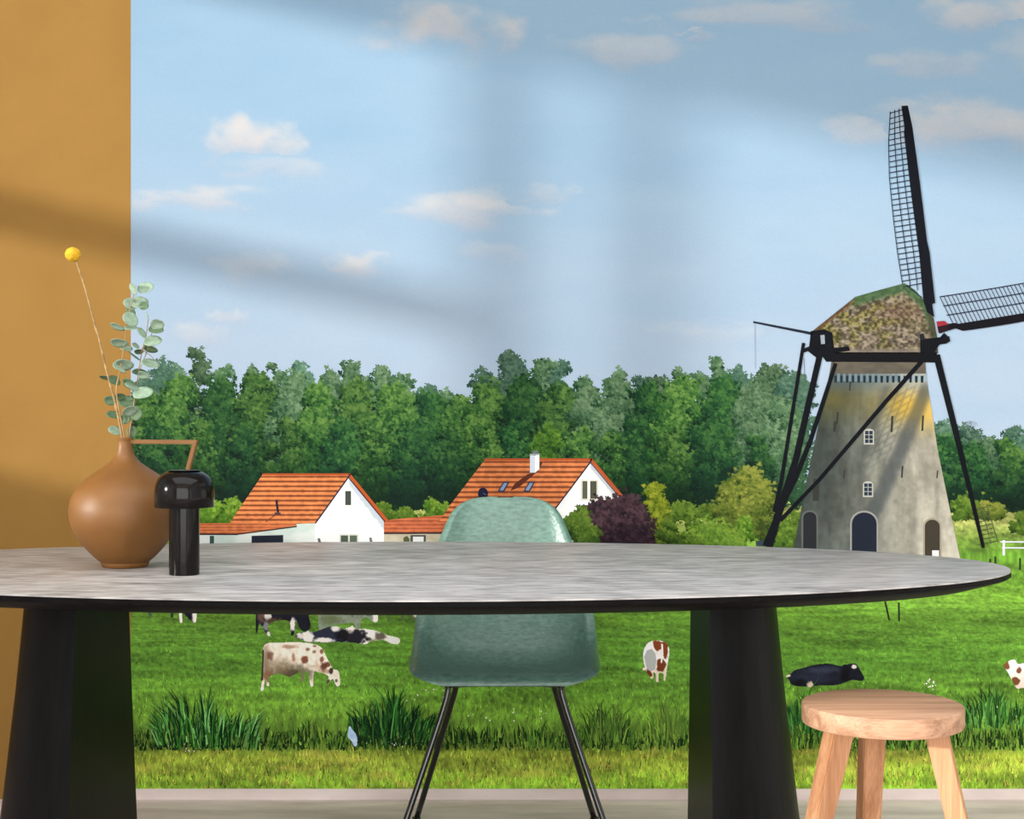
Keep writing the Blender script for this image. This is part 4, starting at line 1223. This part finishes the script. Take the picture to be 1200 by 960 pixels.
bm = bmesh.new()
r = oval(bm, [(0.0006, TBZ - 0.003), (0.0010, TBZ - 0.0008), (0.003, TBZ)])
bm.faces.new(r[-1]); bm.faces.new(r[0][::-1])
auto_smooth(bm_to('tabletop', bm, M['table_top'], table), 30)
bm = bmesh.new()
r = oval(bm, [(0.075, TBZ - 0.034), (0.070, TBZ - 0.034), (0.004, TBZ - 0.015), (0.0, TBZ - 0.012), (0.0, TBZ - 0.0031)])
bm.faces.new(r[0][::-1]); bm.faces.new(r[-1])
auto_smooth(bm_to('bevelled_edge', bm, M['table_edge'], table), 25)
for sgn, x, rot in ((1, 0.595, 0.0), (-1, -0.612, -0.075)):
    bm = bmesh.new()
    rings = []
    for z, rad in [(0.0, 0.236), (0.12, 0.218), (0.3, 0.195), (0.5, 0.172), (0.62, 0.160), (TBZ - 0.034, 0.152)]:
        ring = []
        for k in range(41):
            a = -math.pi / 2 + math.pi * k / 40
            ring.append(bm.verts.new((sgn * rad * 0.98 * math.cos(a), rad * math.sin(a), z)))
        rings.append(ring)
    for a, b in zip(rings[:-1], rings[1:]):
        for k in range(41):
            k2 = (k + 1) % 41
            bm.faces.new([a[k], a[k2], b[k2], b[k]])
    bm.faces.new(rings[0][::-1]); bm.faces.new(rings[-1])
    o = bm_to('leg', bm, M['table_black'], table)
    auto_smooth(o, 30)
    o.location = (x, 0, 0)
    o.rotation_euler = (0, 0, rot)

# ================================================================= shell chair
CHX, CHY = -0.017, 3.44
chair = tag(empty('shell_chair', (CHX, CHY + 0.22, 0)), 'sea green fibreglass shell chair on black metal legs behind the table', 'chair')
prof = [  # y, z, half width, rise of the sides
    (0.000, 0.426, 0.140, 0.000), (0.003, 0.436, 0.180, 0.001), (0.014, 0.445, 0.206, 0.004), (0.034, 0.446, 0.216, 0.009), (0.066, 0.436, 0.221, 0.024), (0.12, 0.420, 0.224, 0.044), (0.19, 0.410, 0.225, 0.060), (0.26, 0.408, 0.225, 0.074),
    (0.32, 0.418, 0.225, 0.084), (0.37, 0.450, 0.224, 0.086), (0.402, 0.51, 0.222, 0.076), (0.420, 0.58, 0.211, 0.058), (0.437, 0.66, 0.188, 0.040), (0.452, 0.73, 0.163, 0.028),
    (0.466, 0.785, 0.138, 0.018), (0.476, 0.812, 0.108, 0.010), (0.482, 0.824, 0.070, 0.005), (0.484, 0.828, 0.022, 0.001)]
rows = np.array(catmull(prof, 5))
NU = 73
us = np.sin(np.linspace(-1, 1, NU) * math.pi / 2 * 0.93) / math.sin(math.pi / 2 * 0.93)
tang = np.gradient(rows[:, :2], axis=0)
tang /= np.linalg.norm(tang, axis=1)[:, None]
nin = np.stack([-tang[:, 1], tang[:, 0]], 1)          # towards the sitter
bm = bmesh.new()
grid = []
for i, (y, z, hw, cup) in enumerate(rows):
    line = []
    for u in us:
        au = abs(u)
        q = min(au / 0.91, 1.0)
        rise = cup * (0.35 * q ** 2 + 0.65 * q ** 5)
        roll = max(0.0, (au - 0.91) / 0.09)
        rise += (0.004 * roll - 0.012 * roll ** 2) * min(1, cup / 0.02)
        x = math.copysign(hw * au, u)
        line.append(bm.verts.new((x, y - 0.22 + nin[i, 0] * rise, z + nin[i, 1] * rise)))
    grid.append(line)
for a, b in zip(grid[:-1], grid[1:]):
    for k in range(NU - 1):
        bm.faces.new([a[k], a[k + 1], b[k + 1], b[k]])
shell = bm_to('shell', bm, M['chair'], chair, True)
sol = shell.modifiers.new('thickness', 'SOLIDIFY')
sol.thickness = 0.006
sol.offset = 0
for sx_ in (-1, 1):
    for (ya, xa, yb, xb) in ((-0.10, 0.128, -0.19, 0.262), (0.07, 0.112, 0.20, 0.228)):
        bm = bmesh.new()
        pts = catmull([(sx_ * 0.085, ya + 0.01, 0.408), (sx_ * (xa - 0.008), ya, 0.408), (sx_ * (xa + 0.006), ya - 0.003 * (1 if ya < 0 else -1), 0.408), (sx_ * (xa + (xb - xa) * 0.13), ya + (yb - ya) * 0.13, 0.350), (sx_ * xb, yb, 0.008)], 6)
        add_tube(bm, pts, 0.0075, 12)
        leg = bm_to('leg', bm, M['chair_metal'], chair, True)
        bm = bmesh.new()
        add_lathe(bm, [(0, 0), (0.011, 0), (0.012, 0.004), (0.0105, 0.014), (0.0, 0.016)], 16, sx_ * xb, yb, 0)
        bm_to('glide', bm, M['chair_metal'], leg, True)
bm = bmesh.new()
add_tube(bm, [(-0.09, -0.09, 0.408), (0.09, -0.09, 0.408)], 0.007)
add_tube(bm, [(-0.09, 0.08, 0.408), (0.09, 0.08, 0.408)], 0.007)
add_tube(bm, [(-0.088, -0.09, 0.408), (-0.088, 0.08, 0.408)], 0.007)
add_tube(bm, [(0.088, -0.09, 0.408), (0.088, 0.08, 0.408)], 0.007)
bm_to('seat_mount', bm, M['chair_metal'], chair, True)

# ================================================================= stool
STX, STY, SK, STH = 0.769 * 2.55 / 3.13, 2.55, 2.55 / 3.13, 0.561
stool = tag(empty('stool', (STX, STY, 0)), 'round light oak stool with three splayed square legs', 'stool')
bm = bmesh.new()
add_lathe(bm, [(q[0] * SK, STH + (q[1] - 0.45) * SK) for q in [(0, 0.408), (0.160, 0.408), (0.1635, 0.4095), (0.165, 0.413), (0.165, 0.445), (0.1635, 0.4485), (0.160, 0.45), (0, 0.45)]], 96)
auto_smooth(bm_to('seat', bm, M['oak_seat'], stool), 35)
SB = STH - 0.042 * SK + 0.0005
for (tx, ty, sx1, sy1, rot) in ((-0.098, -0.045, -0.245, -0.075, 0.34), (0.098, -0.045, 0.216, -0.075, -0.30), (0.006, 0.105, -0.004, 0.16, 0.16)):
    bm = bmesh.new()
    rr = []
    for (x, y, z, h) in ((tx * SK + sx1 * SB, ty * SK + sy1 * SB, 0.0, 0.0165 * SK), (tx * SK, ty * SK, SB, 0.0235 * SK)):
        c, sn = math.cos(rot), math.sin(rot)
        rr.append([bm.verts.new((x + c * a - sn * b, y + sn * a + c * b, z)) for a, b in ((-h, -h), (h, -h), (h, h), (-h, h))])
    for k in range(4):
        bm.faces.new([rr[0][k], rr[0][(k + 1) % 4], rr[1][(k + 1) % 4], rr[1][k]])
    bm.faces.new(rr[0][::-1]); bm.faces.new(rr[1])
    bmesh.ops.bevel(bm, geom=[e for e in bm.edges if abs(e.verts[0].co.z - e.verts[1].co.z) > 0.1], offset=0.002, segments=2, affect='EDGES')
    auto_smooth(bm_to('leg', bm, M['oak_leg'], stool), 35)

# ================================================================= vase, flowers, lamp on the table
VS = 3.03 / FOC
VX, VY = (146.5 - 600) * VS, 3.03
vase = tag(empty('vase', (VX, VY, TBZ)), 'round caramel brown ceramic jug vase with narrow neck and square handle', 'vase')
vp = [(667, 22), (666.6, 25.5), (663, 27.5), (661, 28), (656, 34), (646, 43.5), (635, 52), (625, 58), (614.6, 62.2), (604, 63.8), (594, 63.2), (583, 60), (573, 54), (562.5, 43), (556, 34), (550, 25), (543, 16), (536, 11), (528, 9), (521, 8.6), (517.5, 9.4), (516.4, 9.6)]
outer = [(0, 0.0)] + [(rr * VS, (667 - yy) * VS) for yy, rr in vp]
inner = [(8.6 * VS, (515.9 - 667) * -VS), (7.4 * VS, (517 - 667) * -VS), (6.8 * VS, (528 - 667) * -VS), (8 * VS, (540 - 667) * -VS), (14 * VS, (552 - 667) * -VS), (30 * VS, (566 - 667) * -VS), (46 * VS, (590 - 667) * -VS), (48 * VS, (615 - 667) * -VS), (30 * VS, (648 - 667) * -VS), (0, (655 - 667) * -VS)]
bm = bmesh.new()
add_lathe(bm, [tuple(q) for q in catmull(outer[1:], 3)][::1] + inner, 72)
bm.verts.ensure_lookup_table()
ob = bm_to('body', bm, M['vase'], vase, True)
bm = bmesh.new()
add_lathe(bm, [(0, 0.0005), (22.2 * VS, 0.0005)], 48)
bm_to('base', bm, M['vase'], vase)
hz = (667 - 520.5) * VS
hx = (229 - 146.5) * VS
bm = bmesh.new()
hw_ = 0.0075
pth = [((6.5) * VS, hz), (hx, hz - 0.001), ((217 - 146.5) * VS, (667 - 566) * VS), ((196 - 146.5) * VS, (667 - 578) * VS)]
out2 = []
th = 0.0042
def offs(pts, d):
    res = []
    for i, p in enumerate(pts):
        a = np.array(pts[max(i - 1, 0)]); b = np.array(pts[min(i + 1, len(pts) - 1)]); p = np.array(p)
        t1 = (p - a) if i else (b - p)
        t2 = (b - p) if i < len(pts) - 1 else t1
        t1 = t1 / np.linalg.norm(t1); t2 = t2 / np.linalg.norm(t2)
        n = np.array([-t1[1] - t2[1], t1[0] + t2[0]]); n /= np.linalg.norm(n)
        k = d / max(0.35, n @ np.array([-t1[1], t1[0]]))
        res.append(tuple(p + n * k))
    return res
up, dn = offs(pth, th), offs(pth, -th)
ring = []
for a, b in zip(up, dn):
    ring.append([bm.verts.new((a[0], -hw_, a[1])), bm.verts.new((a[0], hw_, a[1])), bm.verts.new((b[0], hw_, b[1])), bm.verts.new((b[0], -hw_, b[1]))])
for a, b in zip(ring[:-1], ring[1:]):
    for k in range(4):
        bm.faces.new([a[k], a[(k + 1) % 4], b[(k + 1) % 4], b[k]])
bm.faces.new(ring[0]); bm.faces.new(ring[-1][::-1])
bmesh.ops.bevel(bm, geom=bm.edges[:], offset=0.0013, segments=2, affect='EDGES')
auto_smooth(bm_to('handle', bm, M['vase'], vase), 40)


def vpt(px, py, dy=0.0):        # a point above the vase, measured in its own scale
    return Vector(((px - 600) * VS, VY + dy, TBZ + (667 - py) * VS))


# craspedia
cr = tag(empty('billy_button_flower', vpt(146, 530)), 'single dried yellow ball flower on a long thin stem in the vase', 'flower')
o0 = cr.location.copy()
bm = bmesh.new()
pts = catmull([vpt(148.5, 560) - o0, vpt(145, 528) - o0, vpt(137, 480, -0.006) - o0, vpt(127, 440, -0.010) - o0, vpt(117.5, 398, -0.012) - o0, vpt(114, 388, -0.012) - o0, vpt(103, 345, -0.014) - o0, vpt(91.5, 309, -0.015) - o0], 6)
add_tube(bm, pts, [0.0024 - 0.0009 * k / (len(pts) - 1) + (0.0007 if k in (30, 12) else 0) for k in range(len(pts))], 8)
bm_to('stem', bm, M['dry_stem'], cr, True)
bm = bmesh.new()
bmesh.ops.create_icosphere(bm, subdivisions=4, radius=0.0155)
cen = vpt(88, 302, -0.015) - o0
for v in bm.verts:
    n = v.co.normalized()
    v.co = n * 0.0155 * (1 + 0.045 * math.sin(n.x * 37 + 2 * n.z * 9) * math.sin(n.y * 33 + 1) * math.sin(n.z * 35 + 2)) * 1.0
    v.co.z *= 0.94
    v.co += cen
bm_to('flower_head', bm, M['craspedia'], cr, True)

# eucalyptus
eu = tag(empty('eucalyptus_branch', vpt(150, 530)), 'green eucalyptus branch with round leaves standing in the vase', 'branch')
o0 = eu.location.copy()
bm = bmesh.new()
main = catmull([vpt(150, 562) - o0, vpt(150.5, 520) - o0, vpt(155, 490) - o0, vpt(158, 465, 0.004) - o0, vpt(161, 440, 0.008) - o0, vpt(164, 418, 0.012) - o0, vpt(168, 405, 0.016) - o0], 5)
add_tube(bm, main, [0.0019 - 0.0011 * k / (len(main) - 1) for k in range(len(main))], 8)
bm_to('stem', bm, M['stem'], eu, True)
bm = bmesh.new()
m2 = catmull([vpt(147.5, 558, -0.003) - o0, vpt(147, 520, -0.004) - o0, vpt(138, 465, -0.01) - o0, vpt(142, 440, -0.012) - o0, vpt(148, 405, -0.012) - o0, vpt(151, 378, -0.012) - o0, vpt(158, 350, -0.01) - o0, vpt(161, 338, -0.01) - o0], 5)
add_tube(bm, m2, [0.0018 - 0.0011 * k / (len(m2) - 1) for k in range(len(m2))], 8)
bm_to('stem', bm, M['stem'], eu, True)
for pa_, pb_ in (((161, 440), (178, 385)), ((164, 418), (172, 372)), ((158, 465), (170, 462)), ((165, 412), (182, 428))):
    bm = bmesh.new()
    add_tube(bm, catmull([vpt(*pa_, 0.006) - o0, (vpt((pa_[0] + pb_[0]) / 2 + 2, (pa_[1] + pb_[1]) / 2, 0.01)) - o0, vpt(*pb_, 0.012) - o0], 4), 0.0009, 6)
    bm_to('twig', bm, M['stem'], eu, True)
LEAVES = [  # zoomed position, length, width, tilt, dark side
    (450, 246, 78, 55, -10, 0), (400, 248, 62, 36, 65, 0), (412, 313, 86, 58, 5, 0), (438, 326, 46, 40, 0, 1), (370, 318, 66, 46, 45, 0), (370, 345, 56, 40, 40, 1), (385, 393, 80, 54, 48, 0),
    (315, 420, 74, 30, 18, 0), (388, 435, 62, 24, 4, 0), (502, 413, 66, 50, -5, 0), (494, 440, 72, 40, 10, 1), (468, 376, 46, 13, 76, 0), (481, 495, 86, 52, -2, 0), (450, 520, 74, 34, 14, 1), (434, 455, 60, 20, 55, 0),
    (330, 496, 86, 38, 2, 0), (352, 527, 60, 28, 14, 0), (392, 535, 44, 22, -8, 1), (464, 600, 88, 38, 16, 0), (348, 598, 90, 52, 0, 0), (312, 608, 70, 44, 30, 0), (345, 622, 56, 22, 30, 0), (398, 640, 76, 30, 14, 1), (440, 648, 58, 36, 6, 0),
    (441, 738, 96, 56, -4, 0), (372, 688, 74, 46, 25, 1), (385, 705, 70, 26, 28, 0), (238, 657, 62, 18, 8, 1), (294, 677, 66, 34, 38, 1), (268, 767, 62, 45, 4, 1), (345, 778, 82, 56, 8, 1), (318, 748, 50, 30, -10, 1), (280, 840, 68, 30, 18, 1), (384, 815, 74, 40, -26, 0),
    (402, 832, 60, 62, -30, 1), (348, 855, 48, 50, 0, 1), (295, 912, 64, 34, 30, 0), (372, 915, 46, 58, 10, 1), (402, 515, 40, 18, 40, 0), (382, 555, 74, 12, 36, 1)]
for i, (X, Y, L, W, ang, dk) in enumerate(LEAVES):
    bm = bmesh.new()
    hl, hw2 = L / 8 * VS, W / 8 * VS
    full = hl * 0.86
    tilt = math.acos(min(1, hw2 / full)) if hw2 < full else 0.0
    tilt *= 1 if i % 2 else -1
    Nn, Mm = 20, 4
    cv = bm.verts.new((0, 0, 0))
    rings = []
    for m_ in range(1, Mm + 1):
        q = m_ / Mm
        ring = []
        for k in range(Nn):
            a = 2 * math.pi * k / Nn
            lx_ = q * hl * math.cos(a) * (1 + 0.05 * math.cos(a))
            lz_ = q * max(full, hw2) * math.sin(a) * (1 - 0.08 * math.cos(a))
            ly_ = -0.18 * (lz_ * lz_) / max(full, hw2) - 0.10 * lx_ * lx_ / hl
            ring.append(bm.verts.new((lx_, ly_, lz_)))
        rings.append(ring)
    for k in range(Nn):
        bm.faces.new([cv, rings[0][k], rings[0][(k + 1) % Nn]])
        for a, b in zip(rings[:-1], rings[1:]):
            bm.faces.new([a[k], b[k], b[(k + 1) % Nn], a[(k + 1) % Nn]])
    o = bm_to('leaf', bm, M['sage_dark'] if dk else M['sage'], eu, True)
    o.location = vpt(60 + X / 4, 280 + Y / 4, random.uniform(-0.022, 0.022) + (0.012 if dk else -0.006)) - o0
    o.rotation_euler = (Matrix.Rotation(math.radians(ang), 3, 'Y') @ Matrix.Rotation(tilt, 3, 'X')).to_euler()
    so_ = o.modifiers.new('thickness', 'SOLIDIFY'); so_.thickness = 0.0006

# portable lamp
LS = 2.885 / FOC
LX, LY = (216 - 600) * LS, 2.885
lamp = tag(empty('table_lamp', (LX, LY, TBZ)), 'small glossy black mushroom shaped table lamp beside the vase', 'lamp')
bm = bmesh.new()
add_lathe(bm, [(0, 0), (17.0 * LS, 0), (17.6 * LS, 0.001), (17.6 * LS, 0.134), (0, 0.134)], 64)
auto_smooth(bm_to('stem', bm, M['lamp'], lamp), 40)
bm = bmesh.new()
cp = [(0.0, 0.199), (0.012, 0.199), (0.028, 0.1982), (0.036, 0.1958), (0.0445, 0.1905), (0.0505, 0.183), (0.0545, 0.173), (0.0562, 0.162), (0.0565, 0.150), (0.0565, 0.1302), (0.0555, 0.1292), (0.0545, 0.1300), (0.0545, 0.150), (0.052, 0.165), (0.045, 0.176), (0.03, 0.184), (0.0, 0.186)]
add_lathe(bm, cp, 72)
auto_smooth(bm_to('shade', bm, M['lamp'], lamp), 50)
bm = bmesh.new()
add_lathe(bm, [(0.0, 0.1992), (0.030, 0.1989), (0.0315, 0.1996), (0.030, 0.2003), (0.0, 0.2008)], 48)
bm_to('cap_disc', bm, M['lamp'], lamp, True)
